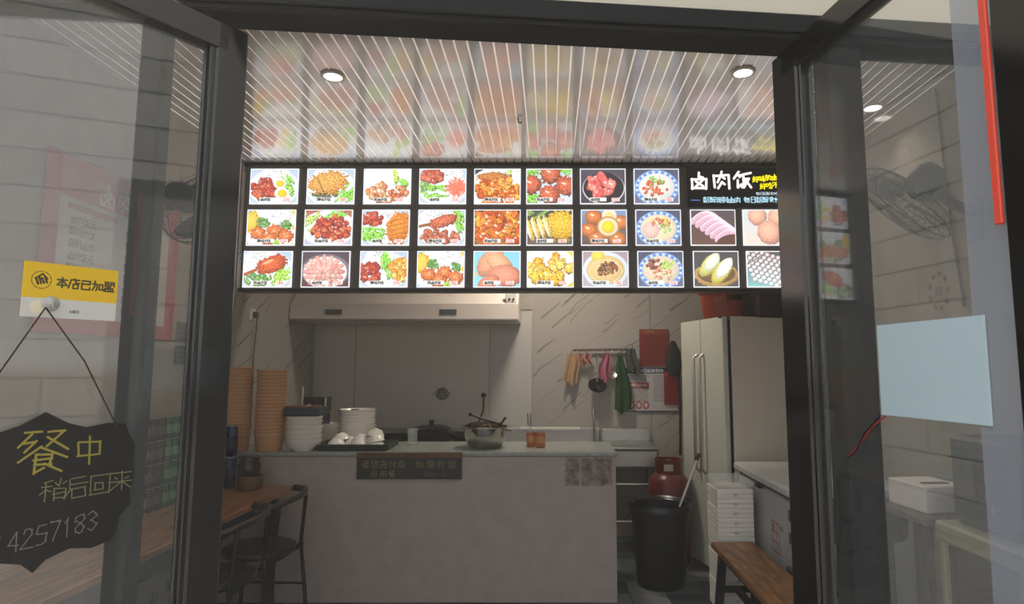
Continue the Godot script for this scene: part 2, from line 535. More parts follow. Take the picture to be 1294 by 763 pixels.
		[1, 5]:
			p.bg(Color(0.25, 0.24, 0.22), Color(0.4, 0.34, 0.28)); p.leaves(10, 40, 24, 34, 8, Color(0.4, 0.5, 0.25), 18); p.ell(116, 54, 48, 42, 0.1, Color(0.95, 0.68, 0.16), 0.4, 0.22); p.specks(50, 116, 52, 40, 34, Color(1, 0.82, 0.35), 2)
			for i in 4:
				p.ell(22 + i * 17, 66 - i * 3, 9, 34, -0.35, Color(0.95, 0.75, 0.35), 0.4, 0.1)
				p.ell(18 + i * 17, 68 - i * 3, 4, 28, -0.35, Color(0.99, 0.93, 0.75), 0.1, 0.05)
		[1, 6]:
			p.bg(Color(0.5, 0.62, 0.8), Color(0.35, 0.25, 0.2))
			for q in [Vector2(46, 26), Vector2(30, 70), Vector2(140, 44), Vector2(58, 98), Vector2(128, 98)]:
				p.ell(q.x, q.y, 34, 25, 0.2, Color(0.78, 0.42, 0.2), 0.6, 0.04)
				p.ell(q.x - 8, q.y - 9, 8, 4, 0.4, Color(1, 0.88, 0.7), 0, 0)
			p.ell(98, 20, 26, 24, 0, Color(0.97, 0.9, 0.78), 0.1); p.ell(98, 22, 15, 14, 0, Color(0.96, 0.86, 0.5), 0.1)
			p.ell(94, 58, 40, 36, 0, Color(0.82, 0.55, 0.3), 0.2); p.ell(94, 57, 34, 30, 0, Color(0.98, 0.88, 0.72), 0.1); p.ell(94, 58, 22, 20, 0, Color(1, 0.85, 0.15), 0.2)
		[1, 7]:
			blue_bowl(p, Color(0.95, 0.88, 0.7)); p.ell(54, 68, 30, 28, 0.3, Color(0.95, 0.78, 0.72), 0.2, 0.06); p.heap(20, 86, 44, 32, 16, 4, 8, [Color(0.85, 0.4, 0.25), Color(0.92, 0.7, 0.3)]); p.heap(18, 104, 62, 20, 16, 3, 5, [Color(0.45, 0.7, 0.25)])
			for i in 12:
				p.line(Vector2(70 + i * 5, 96), Vector2(92 + i * 4, 56), 1.4, Color(0.98, 0.94, 0.75))
		[1, 8]:
			p.bg(Color(0.3, 0.25, 0.26), Color(0.4, 0.26, 0.2))
			for i in 6:
				for k in 18:
					var t := k / 17.0
					var q := Vector2(8 + i * 17 + t * 84, 60 + i * 12 - sin(t * 2.4) * 34 + t * 12 - 26)
					p.ell(q.x, q.y + 7, 10, 9, 0, Color(0.95, 0.72, 0.8), 0.3, 0.05)
					p.ell(q.x, q.y, 9, 4, 0, Color(0.98, 0.9, 0.95), 0.1, 0.03)
			p.ell(136, 106, 46, 22, -0.2, Color(0.34, 0.2, 0.15), 0.1)
		[1, 9]:
			p.bg(Color(0.86, 0.88, 0.9), Color(0.95, 0.88, 0.8))
			for q in [Vector3(52, 22, 34), Vector3(126, 26, 36), Vector3(94, 76, 44)]:
				p.ell(q.x, q.y, q.z, q.z * 0.92, 0.3, Color(0.93, 0.66, 0.54), 0.45, 0.02)
		[2, 0]:
			plate(p); rice(p, 60, 28, 46, 22); p.heap(30, 54, 88, 34, 14, 6, 10, [Color(0.35, 0.55, 0.25), Color(0.45, 0.65, 0.3)]); p.leaves(18, 122, 78, 22, 22, Color(0.6, 0.88, 0.25), 18)
			p.line(Vector2(14, 76), Vector2(48, 62), 8, Color(0.72, 0.32, 0.15)); p.ell(90, 48, 44, 24, -0.35, Color(0.83, 0.32, 0.16), 0.6, 0.08); p.ell(80, 40, 16, 4, -0.4, Color(1, 0.7, 0.5), 0, 0)
		[2, 1]:
			p.bg(Color(0.3, 0.24, 0.28), Color(0.35, 0.2, 0.18)); p.ell(80, 66, 80, 56, 0, Color(0.5, 0.45, 0.48), 0, 0); p.ell(78, 70, 72, 52, 0, Color(0.95, 0.93, 0.92), 0, 0)
			for k in 3:
				for i in 16 - k * 4:
					var a := TAU * i / (16.0 - k * 4)
					p.ell(74 + cos(a) * (50 - k * 17), 68 + sin(a) * (38 - k * 13), 20, 8, a, Color(0.95, 0.55, 0.5).lerp(Color(0.98, 0.72, 0.66), p.r.randf()), 0.5, 0.05)
		[2, 2]:
			plate(p); rice(p, 70, 24, 44, 18); p.leaves(18, 86, 52, 12, 26, green, 18, 1.3); p.heap(46, 40, 70, 32, 26, 7, 11, meat); p.heap(34, 124, 64, 26, 30, 9, 14, gold)
		[2, 4]:
			p.bg(Color(0.55, 0.85, 0.92), Color(0.6, 0.88, 0.95)); p.line(Vector2(4, 84), Vector2(30, 70), 7, Color(0.9, 0.8, 0.5))
			p.ell(60, 40, 28, 48, 0.7, Color(0.93, 0.62, 0.45), 0.4, 0.05); p.ell(88, 46, 26, 46, -0.9, Color(0.95, 0.66, 0.48), 0.4, 0.05); p.ell(104, 78, 48, 30, 0.1, Color(0.92, 0.54, 0.42), 0.5, 0.05); p.ell(56, 96, 32, 18, -0.4, Color(0.9, 0.52, 0.4), 0.4, 0.05)
		[2, 5]:
			p.bg(Color(0.98, 0.86, 0.15), Color(0.97, 0.8, 0.12)); p.ell(74, 60, 82, 62, 0, Color(0.97, 0.96, 0.94), 0.05, 0.01)
			p.heap(34, 78, 60, 58, 34, 14, 20, [Color(0.97, 0.72, 0.22), Color(0.93, 0.62, 0.16), Color(0.98, 0.78, 0.35)], 0.75, 0.3)
		[2, 6]:
			p.bg(Color(0.68, 0.58, 0.6), Color(0.75, 0.72, 0.72)); p.ell(80, 62, 78, 60, 0, Color(0.9, 0.93, 0.96), 0.1, 0.01); p.ell(80, 62, 66, 48, 0, Color(0.93, 0.78, 0.5), 0.2, 0.1); p.ell(54, 16, 24, 18, 0, Color(0.97, 0.85, 0.3), 0.2)
			for i in 40:
				var a := p.r.randf() * TAU
				p.line(Vector2(80 + cos(a) * 60, 66 + sin(a) * 40), Vector2(80 + cos(a + 0.7) * 56, 66 + sin(a + 0.7) * 38), 1.6, Color(0.98, 0.86, 0.6))
			p.heap(46, 84, 58, 36, 22, 5, 9, [Color(0.5, 0.24, 0.14), Color(0.35, 0.18, 0.12), Color(0.62, 0.32, 0.18)]); p.specks(16, 80, 60, 26, 16, Color(0.5, 0.75, 0.35), 2)
		[2, 7]:
			blue_bowl(p, Color(0.93, 0.85, 0.72)); p.heap(26, 60, 42, 30, 16, 5, 8, [Color(0.4, 0.22, 0.2), Color(0.55, 0.28, 0.22)]); p.leaves(12, 106, 46, 18, 12, Color(0.65, 0.8, 0.35), 12); p.heap(16, 86, 76, 44, 18, 5, 9, [Color(0.9, 0.55, 0.4), Color(0.95, 0.75, 0.5)])
		[2, 8]:
			p.bg(Color(0.26, 0.25, 0.25), Color(0.3, 0.27, 0.25)); p.ell(80, 78, 78, 40, 0, Color(0.78, 0.6, 0.32), 0.3, 0.15); p.ell(80, 74, 66, 32, 0, Color(0.45, 0.32, 0.18), 0.2, 0.2)
			p.ell(56, 46, 24, 48, 0.75, Color(0.86, 0.84, 0.4), 0.4, 0.08); p.ell(66, 36, 19, 36, 0.75, Color(0.95, 0.96, 0.86), 0.3, 0.03); p.ell(100, 66, 25, 52, 0.7, Color(0.9, 0.84, 0.3), 0.4, 0.08); p.ell(108, 56, 20, 42, 0.7, Color(0.97, 0.97, 0.9), 0.3, 0.03)
		[2, 9]:
			p.bg(Color(0.3, 0.26, 0.28), Color(0.55, 0.8, 0.78))
			for i in 8:
				for k in 11:
					var q := Vector2(-20 + k * 19 + i * 7, 8 + i * 15 + k * 5 - 20)
					p.ell(q.x, q.y, 8.5, 7.5, 0, Color(0.86, 0.74, 0.74).lerp(Color(0.95, 0.92, 0.92), i / 7.0), 0.7, 0.03)
			p.line(Vector2(0, 46), Vector2(70, 4), 5, Color(0.55, 0.54, 0.56))
	p.zoom = 1.0
	for y in 120:
		for x in 160:
			p.im.set_pixel(x, y, p.im.get_pixel(x, y).lerp(Color(0.96, 0.97, 1.0), 0.16))
	if col < 8:
		p.caption(names[(row + col) % 3], ["22元", "18元", "25元"][(row * 2 + col) % 3])
	p.frame()
	return p.im


func title_print() -> Image:
	var p := Pic.new(512, 192, Color(0.012, 0.011, 0.011), 3)
	p.write("卤肉饭", 14, 22, 78, 12, Color(0.97, 0.95, 0.94), 1.36, -0.02, 3.0)
	p.write("好味的卤肉好", 312, 42, 27, 5.5, Color(1, 0.92, 0.05), 1.1, -0.12, 0.5)
	p.write("好吃不贵", 346, 76, 27, 5.0, Color(1, 0.92, 0.05), 1.1, -0.12, 0.5)
	p.write("每日新鲜食材现制", 326, 118, 15, 2.0, Color(0.8, 0.86, 0.9), 1.1)
	p.rect(18, 156, 42, 4, Color(0.35, 0.5, 0.85))
	p.write("新鲜现制卤肉 每日新鲜食材制作", 76, 142, 27, 4.0, Color(0.72, 0.9, 0.98), 1.08)
	p.rect(500, 156, 12, 4, Color(0.35, 0.5, 0.85))
	return p.im


func marble_print(sd: int, base: Color, vein: Color) -> Image:
	var p := Pic.new(1024, 1024, base, sd)
	for i in 64:
		var a := Vector2(p.r.randf_range(-60, 1020), p.r.randf_range(0, 1080))
		var n := p.r.randi_range(4, 10)
		var c := base.lerp(vein, p.r.randf_range(0.25, 0.75))
		var t := p.r.randf_range(3.0, 8.0)
		for k in n:
			var b := a + Vector2(p.r.randf_range(22, 44), -p.r.randf_range(6, 13))
			p.line(a, b, t * (1.0 - 0.6 * k / n), c)
			a = b
	return p.im


func notice_print(w: int, h: int, paper: Color, ink: Color, title: String, head: Color, rows: int, cols := 1) -> Image:
	var p := Pic.new(w, h, paper, w + h)
	p.rect(0, 0, w, h * 0.13, head)
	p.write(title, w * 0.12, h * 0.02, h * 0.09, maxf(1.5, h * 0.012), paper.lightened(0.4))
	for c in cols:
		for i in rows:
			var x := w * (0.07 + 0.9 / cols * c)
			var y := h * (0.18 + 0.78 * i / rows)
			while x < w * (0.9 / cols * (c + 1) - 0.02):
				var l := p.r.randf_range(0.02, 0.06) * w
				p.rect(x, y, l, maxf(1, h * 0.3 / rows), ink)
				x += l + w * 0.012
	return p.im


# ------------------------------------------------------------------ the scene
func _ready() -> void:
	rng.seed = 11
	look()
	materials()
	shell()
	doors()
	street()
	menu()
	kitchen()
	counter()
	counter_goods()
	right_side()
	left_side()


func look() -> void:
	var cam := Camera3D.new()
	cam.name = "camera"
	add_child(cam)
	cam.projection = Camera3D.PROJECTION_FRUSTUM
	cam.near = 0.05
	cam.far = 200.0
	cam.size = 763.0 / 780.0 * cam.near
	cam.frustum_offset = Vector2(-48.0 / 780.0 * cam.near, 0)
	cam.position = D(0, 1.5, 0)
	cam.rotation.x = atan(84.0 / 780.0)
	cam.current = true
	var w := WorldEnvironment.new()
	w.name = "world_environment"
	var e := Environment.new()
	e.background_mode = Environment.BG_SKY
	var sk := ProceduralSkyMaterial.new()
	sk.sky_top_color = Color(0.79, 0.83, 0.88)
	sk.sky_horizon_color = Color(0.88, 0.89, 0.90)
	sk.ground_bottom_color = Color(0.35, 0.33, 0.31)
	sk.ground_horizon_color = Color(0.6, 0.58, 0.55)
	sk.sky_energy_multiplier = 1.15
	sk.ground_energy_multiplier = 0.7
	e.sky = Sky.new()
	e.sky.sky_material = sk
	e.tonemap_mode = Environment.TONE_MAPPER_LINEAR
	e.tonemap_exposure = 1.15
	e.volumetric_fog_enabled = true
	e.volumetric_fog_density = 0.018  # thin fog added to lift the dark tones like a lens veil
	e.volumetric_fog_albedo = Color(0.97, 0.95, 0.92)
	e.sdfgi_enabled = true
	e.ssao_enabled = true
	e.ssil_enabled = true
	w.environment = e
	add_child(w)
	var sun := DirectionalLight3D.new()
	sun.name = "sun"
	sun.light_energy = 4.0
	sun.light_color = Color(1.0, 0.97, 0.93)
	sun.shadow_enabled = true
	sun.light_angular_distance = 0.5
	add_child(sun)
	sun.look_at_from_position(Vector3.ZERO, Vector3(0.75, -0.75, 0.25))


func materials() -> void:
	M.black = mat(Color(0.075, 0.075, 0.075), 0.5, 0.0, 0.3)
	M.gloss = mat(Color(0.05, 0.05, 0.05), 0.13, 0.0, 0.6)
	M.black_soft = mat(Color(0.06, 0.06, 0.06), 0.7)
	M.white = mat(Color(0.86, 0.85, 0.82), 0.35)
	M.porcelain = mat(Color(0.96, 0.94, 0.90), 0.18)
	M.steel = mat(Color(0.72, 0.72, 0.7), 0.28, 1.0)
	M.brushed = mat(Color(0.74, 0.73, 0.71), 0.45, 1.0)
	M.chrome = mat(SILVER, 0.08, 1.0)
	M.wall = noisy(Color(0.56, 0.53, 0.47), Color(0.62, 0.58, 0.52), Vector3.ONE * 0.4, 0.75)
	M.wood = noisy(Color(0.36, 0.23, 0.12), Color(0.70, 0.49, 0.28), Vector3(3.2, 3.2, 0.45), 0.4, 0.015)
	M.kraft = mat(Color(0.76, 0.57, 0.39), 0.75)
	M.pane = glass(0.02)
	M.dark_glass = glass(0.75, Color(0.05, 0.06, 0.07))
	M.foam = mat(Color(0.9, 0.88, 0.85), 0.6)
	M.black_plastic = mat(Color(0.07, 0.07, 0.07), 0.35)
	M.teal = mat(Color(0.10, 0.20, 0.22), 0.4)


func shell() -> void:
	# floor: a slab and the tiles the photograph shows
	var fl := struct("floor", box(S(), D(-0.1, -0.06, 3.7), Vector3(4.3, 0.08, 4.4), 0.0), mat(Color(0.3, 0.3, 0.31), 0.6), "grey tiled floor of the eatery")
	var tm := [mat(Color(0.24, 0.26, 0.28), 0.35), mat(Color(0.33, 0.35, 0.37), 0.35), mat(Color(0.45, 0.46, 0.47), 0.35)]
	var t := mesh_of(box(S(), Vector3.ZERO, Vector3(0.246, 0.02, 0.246), 0.002))
	for i in 17:
		for j in 16:
			part(fl, "floor_tile", t, tm[(i * 2 + j + (i * j) % 2) % 3], at(D(-2.09 + i * 0.25, -0.012, 1.95 + j * 0.25)))
	var base := mat(Color(0.70, 0.69, 0.66), 0.45)
	# side walls, back wall
	var w1 := struct("wall_left", box(S(), D(-2.29, 2.4, 3.62), Vector3(0.14, 5.0, 4.5), 0.0), M.wall, "beige side wall behind the wooden table")
	var marble := printed(marble_print(4, Color(0.66, 0.64, 0.61), Color(0.38, 0.36, 0.34)), 0.35)
	part(w1, "marble_panel", card(1.42, 3.0, 0.012), marble, at(D(-2.214, 1.47, 5.02), 90))
	struct("wall_right", box(S(), D(2.09, 2.4, 3.75), Vector3(0.14, 5.0, 4.3), 0.0), M.wall, "beige side wall beside the freezer")
	var wb := struct("wall_back", box(S(), D(-0.1, 2.4, 5.84), Vector3(4.5, 5.0, 0.14), 0.0), base, "kitchen back wall faced with veined white marble slabs")
	for k in 2:
		part(wb, "marble_panel", card(1.094, 3.0, 0.012), marble if k == 0 else printed(marble_print(9, Color(0.66, 0.64, 0.61), Color(0.38, 0.36, 0.34)), 0.35), at(D(0.386 + k * 1.1, 1.47, 5.765)))
	part(wb, "splash_panel", box(S(), D(-1.184, 1.47, 5.762), Vector3(1.24, 1.1, 0.012), 0.002), mat(Color(0.80, 0.78, 0.74), 0.4))
	part(wb, "splash_panel", box(S(), D(-0.365, 1.47, 5.762), Vector3(0.39, 1.1, 0.012), 0.002), mat(Color(0.74, 0.73, 0.71), 0.35))
	part(wb, "splash_panel", box(S(), D(-2.0, 1.47, 5.762), Vector3(0.38, 1.1, 0.012), 0.002), mat(Color(0.80, 0.78, 0.74), 0.4))
	part(wb, "marble_panel", card(2.04, 1.0, 0.012), marble, at(D(-1.19, 2.55, 5.766)))
	# ceiling: glossy boards with silver lines running to the back
	var ce := struct("ceiling", box(S(), D(-0.1, 3.06, 3.75), Vector3(4.5, 0.12, 4.3), 0.0), mat(Color(0.7, 0.68, 0.65), 0.4), "glossy white board ceiling with silver lines")
	var pm := mat(Color(0.80, 0.78, 0.76), 0.16, 0.0, 0.7)
	pm.clearcoat_enabled = true
	pm.clearcoat = 1.0
	pm.clearcoat_roughness = 0.1
	var plank := mesh_of(box(S(), Vector3.ZERO, Vector3(0.118, 0.014, 4.0), 0.004))
	var bead := S()
	bead.set_smooth_group(1)
	for k in 6:
		var a := PI * k / 6.0
		var b := PI * (k + 1) / 6.0
		var p := Vector3(cos(a) * 0.005, -sin(a) * 0.004, 0)
		var q := Vector3(cos(b) * 0.005, -sin(b) * 0.004, 0)
		var z := Vector3(0, 0, 2.0)
		quad(bead, p - z, q - z, q + z, p + z, p + q)
	var bm := mesh_of(bead)
	var silver := mat(Color(0.9, 0.9, 0.9), 0.22, 1.0)
	for i in 36:
		var x := -2.18 + i * 0.12
		var o := part(ce, "ceiling_plank", plank, pm, at(D(x, 2.989, 3.76)))
		part(o, "silver_line", bm, silver, at(Vector3(-0.059, -0.006, 0)))
		part(o, "silver_line", bm, silver, at(Vector3(0.001, -0.006, 0)))
	# shopfront: header, jambs, the wall above and the glass beside the doors. The front stands slightly askew to the shop.
	var f := Transform3D(Basis(Vector3.UP, deg_to_rad(5.6)), D(0, 0, 1.686))
	struct("wall_front", box(S(), Vector3(0, 3.77, -0.05), Vector3(5.2, 2.47, 0.14), 0.0), mat(Color(0.86, 0.83, 0.76), 0.8), "beige wall above the shopfront header", f)
	var fr := thing("trim_1", "black metal shopfront frame round the doorway", "", f, "", "structure")
	part(fr, "header", box(S(), Vector3(-0.05, 2.492, 0), Vector3(4.5, 0.086, 0.1), 0.006), M.black)
	part(fr, "header_lip", box(S(), Vector3(-0.05, 2.475, 0.056), Vector3(4.5, 0.012, 0.012), 0.002), M.black)
	part(fr, "jamb", box(S(), Vector3(-1.062, 1.22, 0), Vector3(0.06, 2.46, 0.06), 0.006), M.black)
	part(fr, "jamb", box(S(), Vector3(0.866, 1.22, 0), Vector3(0.11, 2.46, 0.08), 0.006), M.black)
	part(fr, "sill", box(S(), Vector3(-1.66, 0.03, 0), Vector3(1.13, 0.08, 0.08), 0.004), M.black)
	part(fr, "sill", box(S(), Vector3(1.5, 0.03, 0), Vector3(1.12, 0.08, 0.08), 0.004), M.black)
	struct("window_1", box(S(), Vector3(-1.66, 1.26, 0), Vector3(1.13, 2.38, 0.008), 0.0), M.pane, "fixed glass beside the left door", f)
	struct("window_2", box(S(), Vector3(1.5, 1.26, 0), Vector3(1.12, 2.38, 0.008), 0.0), M.pane, "fixed glass beside the right door", f)
	# recessed lights
	for q in [[-1.104, 3.0, "recessed ceiling downlight on the left of the room"], [0.97, 2.96, "recessed ceiling downlight near the right door top"], [1.84, 3.38, "downlight added for a light reflected in the door glass, by the right wall"]]:  # the third is added in place of a lamp reflection in the door glass
		var d := thing("downlight", q[2], "downlight", at(D(q[0], 2.98, q[1])))
		part(d, "trim_ring", lathe(S(), [Vector2(0.05, 0.01), Vector2(0.062, 0.0), Vector2(0.058, -0.008), Vector2(0.046, -0.008), Vector2(0.044, 0.004)], 28), M.white)
		var lens := mat(Color.WHITE, 0.4)
		lens.emission_enabled = true
		lens.emission = Color(1.0, 0.97, 0.92)
		lens.emission_energy_multiplier = 3.0
		part(d, "lamp_lens", lathe(S(), [Vector2(0.0, -0.012), Vector2(0.03, -0.010), Vector2(0.044, -0.004), Vector2(0.044, 0.004), Vector2(0.0, 0.004)], 24), lens)
		var s := SpotLight3D.new()
		s.name = "downlight_lamp"
		s.light_energy = 0.45 if q[0] < 1.5 else 0.12
		s.light_size = 0.04
		s.spot_angle = 60
		s.spot_range = 8
		s.spot_attenuation = 2
		s.shadow_enabled = true
		s.light_color = Color(1.0, 0.96, 0.9)
		s.position = D(q[0], 2.955, q[1])
		s.rotation.x = -PI / 2
		add_child(s)
	# small dark hook in the ceiling
	solo("ceiling_hook", tube(S(), [Vector3(0, 0, 0), Vector3(0, -0.02, 0), Vector3(0.012, -0.03, 0), Vector3(0.02, -0.02, 0)], 0.004, 6), M.black, "tiny dark hook in the ceiling boards", "hook", at(D(-0.19, 2.985, 3.55)))


func leaf(called: String, label: String, far: Vector3, near_dir: Vector3, length: float, stile: float) -> Node3D:
	var d := near_dir.normalized()
	var yaw := rad_to_deg(atan2(-d.z, d.x))
	var o := thing(called, label, "", at(far, yaw), "", "structure")
	var h := 2.41
	part(o, "stile", box(S(), Vector3(stile / 2, h / 2 + 0.01, 0), Vector3(stile, h, 0.05), 0.006), M.gloss)
	part(o, "stile", box(S(), Vector3(length - 0.05, h / 2 + 0.01, 0), Vector3(0.1, h, 0.05), 0.006), M.gloss)
	part(o, "top_rail", box(S(), Vector3(length / 2, h - 0.03, 0), Vector3(length - 0.1, 0.08, 0.05), 0.006), M.gloss)
	part(o, "bottom_rail", box(S(), Vector3(length / 2, 0.08, 0), Vector3(length - 0.1, 0.14, 0.05), 0.006), M.gloss)
	for s in [-1.0, 1.0]:
		part(o, "glazing_bead", box(S(), Vector3(stile + 0.006, h / 2 + 0.05, s * 0.014), Vector3(0.014, h - 0.22, 0.012), 0.003), M.gloss)
	part(o, "pane", box(S(), Vector3((stile + length - 0.1) / 2, h / 2 + 0.05, 0), Vector3(length - 0.1 - stile, h - 0.22, 0.008), 0.0), M.pane)
	return o


func doors() -> void:
	var ld := Vector3(-sin(deg_to_rad(34)), 0, cos(deg_to_rad(34)))
	leaf("door_1", "left glass door leaf in a black frame, swung out to the street", D(-0.85, 0, 1.63), ld, 0.8, 0.085)
	var rd := Vector3(sin(deg_to_rad(9.7)), 0, cos(deg_to_rad(9.7)))
	var r := leaf("door_2", "right glass door leaf in a black frame, swung out to the street", D(0.69, 0, 1.775), rd, 0.83, 0.125)
	var film := mat(Color(0.64, 0.67, 0.72, 0.38), 0.8)  # translucent layer that paints a band of reflected light on the glass
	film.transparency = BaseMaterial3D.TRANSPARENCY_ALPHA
	part(r, "reflection_strip", box(S(), Vector3(0.676, 1.26, 0.0065), Vector3(0.086, 2.2, 0.001), 0.0), film, Transform3D(), "bluish reflected light painted along the near edge of the glass")
	part(r, "red_strip", box(S(), Vector3(0.724, 2.05, 0.027), Vector3(0.016, 0.6, 0.008), 0.002), mat(Color(0.95, 0.33, 0.24), 0.4), Transform3D(), "red plastic strip on the near stile")
	# things on the left leaf: sticker, hook and hanging board. Their fronts face the doorway.
	var n := Vector3(ld.z, 0, -ld.x)      # out of the glass, towards the camera
	var spot := func(s: float, y: float, off: float) -> Transform3D: return at(D(-0.85, 0, 1.63) + ld * s + Vector3(0, y, 0) + n * off, 56)
	var p := Pic.new(512, 320, Color(0.98, 0.80, 0.05), 2)
	p.rect(0, 208, 512, 112, Color(0.88, 0.88, 0.86))
	for i in 60:
		var a := TAU * i / 60.0
		if i % 6 != 5:
			p.line(Vector2(92 + cos(a) * 50, 102 + sin(a) * 50), Vector2(92 + cos(a + 0.1) * 50, 102 + sin(a + 0.1) * 50), 4, Color(0.22, 0.2, 0.1))
	for i in 4:
		p.line(Vector2(64 + i * 15, 92 - (i % 2) * 8), Vector2(76 + i * 15, 126 - i * 4), 12, Color(0.2, 0.2, 0.1))
	p.line(Vector2(60, 96), Vector2(96, 66), 9, Color(0.2, 0.2, 0.1))
	p.line(Vector2(96, 66), Vector2(122, 92), 9, Color(0.2, 0.2, 0.1))
	p.write("本店已加盟", 168, 78, 58, 10, Color(0.25, 0.24, 0.1), 1.14)
	p.ell(84, 262, 42, 42, 0, Color(0.97, 0.93, 0.82), 0, 0)
	p.write("加盟店", 250, 268, 16, 2.5, Color(0.4, 0.4, 0.4))
	solo("shop_sticker", card(0.172, 0.116, 0.0015), printed(p.im, 0.45), "yellow and white sticker on the left door glass with a round logo", "sticker", spot.call(0.352, 1.665, 0.006))
	var hk := thing("suction_hook", "clear suction hook on the left door glass below the yellow sticker", "hook", spot.call(0.388, 1.637, 0.008))
	part(hk, "cup", lathe(S(), [Vector2(0.016, 0), Vector2(0.012, 0.005), Vector2(0.005, 0.008), Vector2(0.004, 0.012), Vector2(0, 0.013)], 16, aim(Vector3.ZERO, Vector3(0, 0, 1))), mat(Color(0.75, 0.75, 0.72), 0.15))
	part(hk, "wire_hook", tube(S(), [Vector3(0, 0.006, 0.012), Vector3(0, -0.006, 0.014), Vector3(0, -0.014, 0.018), Vector3(0, -0.012, 0.024)], 0.0015, 6), M.steel)
	var cb := thing("chalk_sign", "black wavy-edged hanging board with chalk writing on the left door", "sign", spot.call(0.384, 1.255, 0.020))
	var pts := PackedVector2Array()
	for q in [[0, 0.155], [0.04, 0.13], [0.075, 0.118], [0.115, 0.125], [0.15, 0.120], [0.156, 0.10], [0.172, 0.07], [0.168, 0.04], [0.176, 0.01], [0.166, -0.03], [0.17, -0.06], [0.148, -0.085], [0.146, -0.11], [0.135, -0.132], [0.10, -0.140], [0.06, -0.132], [0.02, -0.145]]:
		pts.append(Vector2(q[0], q[1]))
	var whole := PackedVector2Array([Vector2(0, -0.166)])
	for i in range(pts.size() - 1, -1, -1):
		whole.append(pts[i])
	for i in range(1, pts.size()):
		whole.append(Vector2(-pts[i].x, pts[i].y))
	var c := Pic.new(768, 700, Color(0.035, 0.034, 0.032), 6)
	c.write("用", 40, 120, 150, 9, Color(0.62, 0.58, 0.22), 1.25, 0, 4)
	c.write("餐", 296, 90, 180, 10, Color(0.66, 0.6, 0.24), 1.25, 0, 5)
	c.write("中", 490, 120, 130, 9, Color(0.62, 0.58, 0.22), 1.25, 0, 4)
	c.write("稍后回来", 386, 306, 92, 5, Color(0.52, 0.5, 0.34), 0.98, -0.02, 4)
	c.write("14257183", 232, 516, 84, 5, Color(0.46, 0.46, 0.42), 0.92, -0.12, 3)
	part(cb, "board", prism(S(), whole, 0.006), printed(c.im, 0.8))
	part(cb, "cord", tube(S(), [Vector3(-0.017, 0.372, 0.004), Vector3(0.06, 0.26, 0.004), Vector3(0.138, 0.10, 0.005)], 0.0016, 6), mat(Color(0.2, 0.14, 0.1), 0.9))
	part(cb, "cord", tube(S(), [Vector3(-0.017, 0.372, 0.004), Vector3(-0.08, 0.24, 0.004), Vector3(-0.14, 0.10, 0.005)], 0.0016, 6), mat(Color(0.2, 0.14, 0.1), 0.9))
	# the white sheet on the right leaf and its wire
	var rn := Vector3(-rd.z, 0, rd.x)
	var rs := func(s: float, y: float, off: float) -> Transform3D: return at(D(0.69, 0, 1.775) + rd * s + Vector3(0, y, 0) + rn * off, -80.3)
	solo("white_sign_panel", box(S(), Vector3.ZERO, Vector3(0.285, 0.2, 0.004), 0.001), mat(Color(0.76, 0.85, 0.88), 0.35), "plain bluish-white panel fixed on the right door glass", "panel", rs.call(0.520, 1.497, 0.010))
	var wire := thing("panel_wire", "thin red and black wire pair hanging from the white panel", "wire", rs.call(0.39, 1.395, 0.012))
	part(wire, "wire", tube(S(), [Vector3(0, 0, 0), Vector3(-0.05, -0.03, 0), Vector3(-0.09, -0.07, 0), Vector3(-0.135, -0.105, 0)], 0.0018, 6), mat(Color(0.7, 0.12, 0.12), 0.5), Transform3D(), "red wire")
	part(wire, "wire", tube(S(), [Vector3(-0.012, 0.0, 0.003), Vector3(-0.07, -0.045, 0.003), Vector3(-0.10, -0.086, 0.003), Vector3(-0.137, -0.114, 0.003)], 0.0018, 6), M.black, Transform3D(), "black wire")


func street() -> void:
	struct("pavement", box(S(), D(1, -0.1, -6.0), Vector3(24, 0.14, 15.2), 0.0), noisy(Color(0.42, 0.4, 0.38), Color(0.5, 0.48, 0.45), Vector3.ONE, 0.85), "concrete pavement in front of the shop")
	var sw := struct("wall_street", box(S(), D(4.6, 4.5, -0.6), Vector3(0.3, 9.2, 5.6), 0.0), mat(Color(0.28, 0.28, 0.28), 0.8), "grey block wall of the neighbouring building")
	var bm := mesh_of(box(S(), Vector3.ZERO, Vector3(0.03, 0.342, 0.982), 0.005))
	var wm := [mat(Color(0.50, 0.50, 0.49), 0.75), mat(Color(0.45, 0.45, 0.44), 0.75)]
	for i in 25:
		for j in 5:
			part(sw, "wall_block", bm, wm[(i * 3 + j * j) % 2], at(D(4.44, 0.15 + i * 0.36, 1.6 - j * 1.0 - (i % 2) * 0.5)))


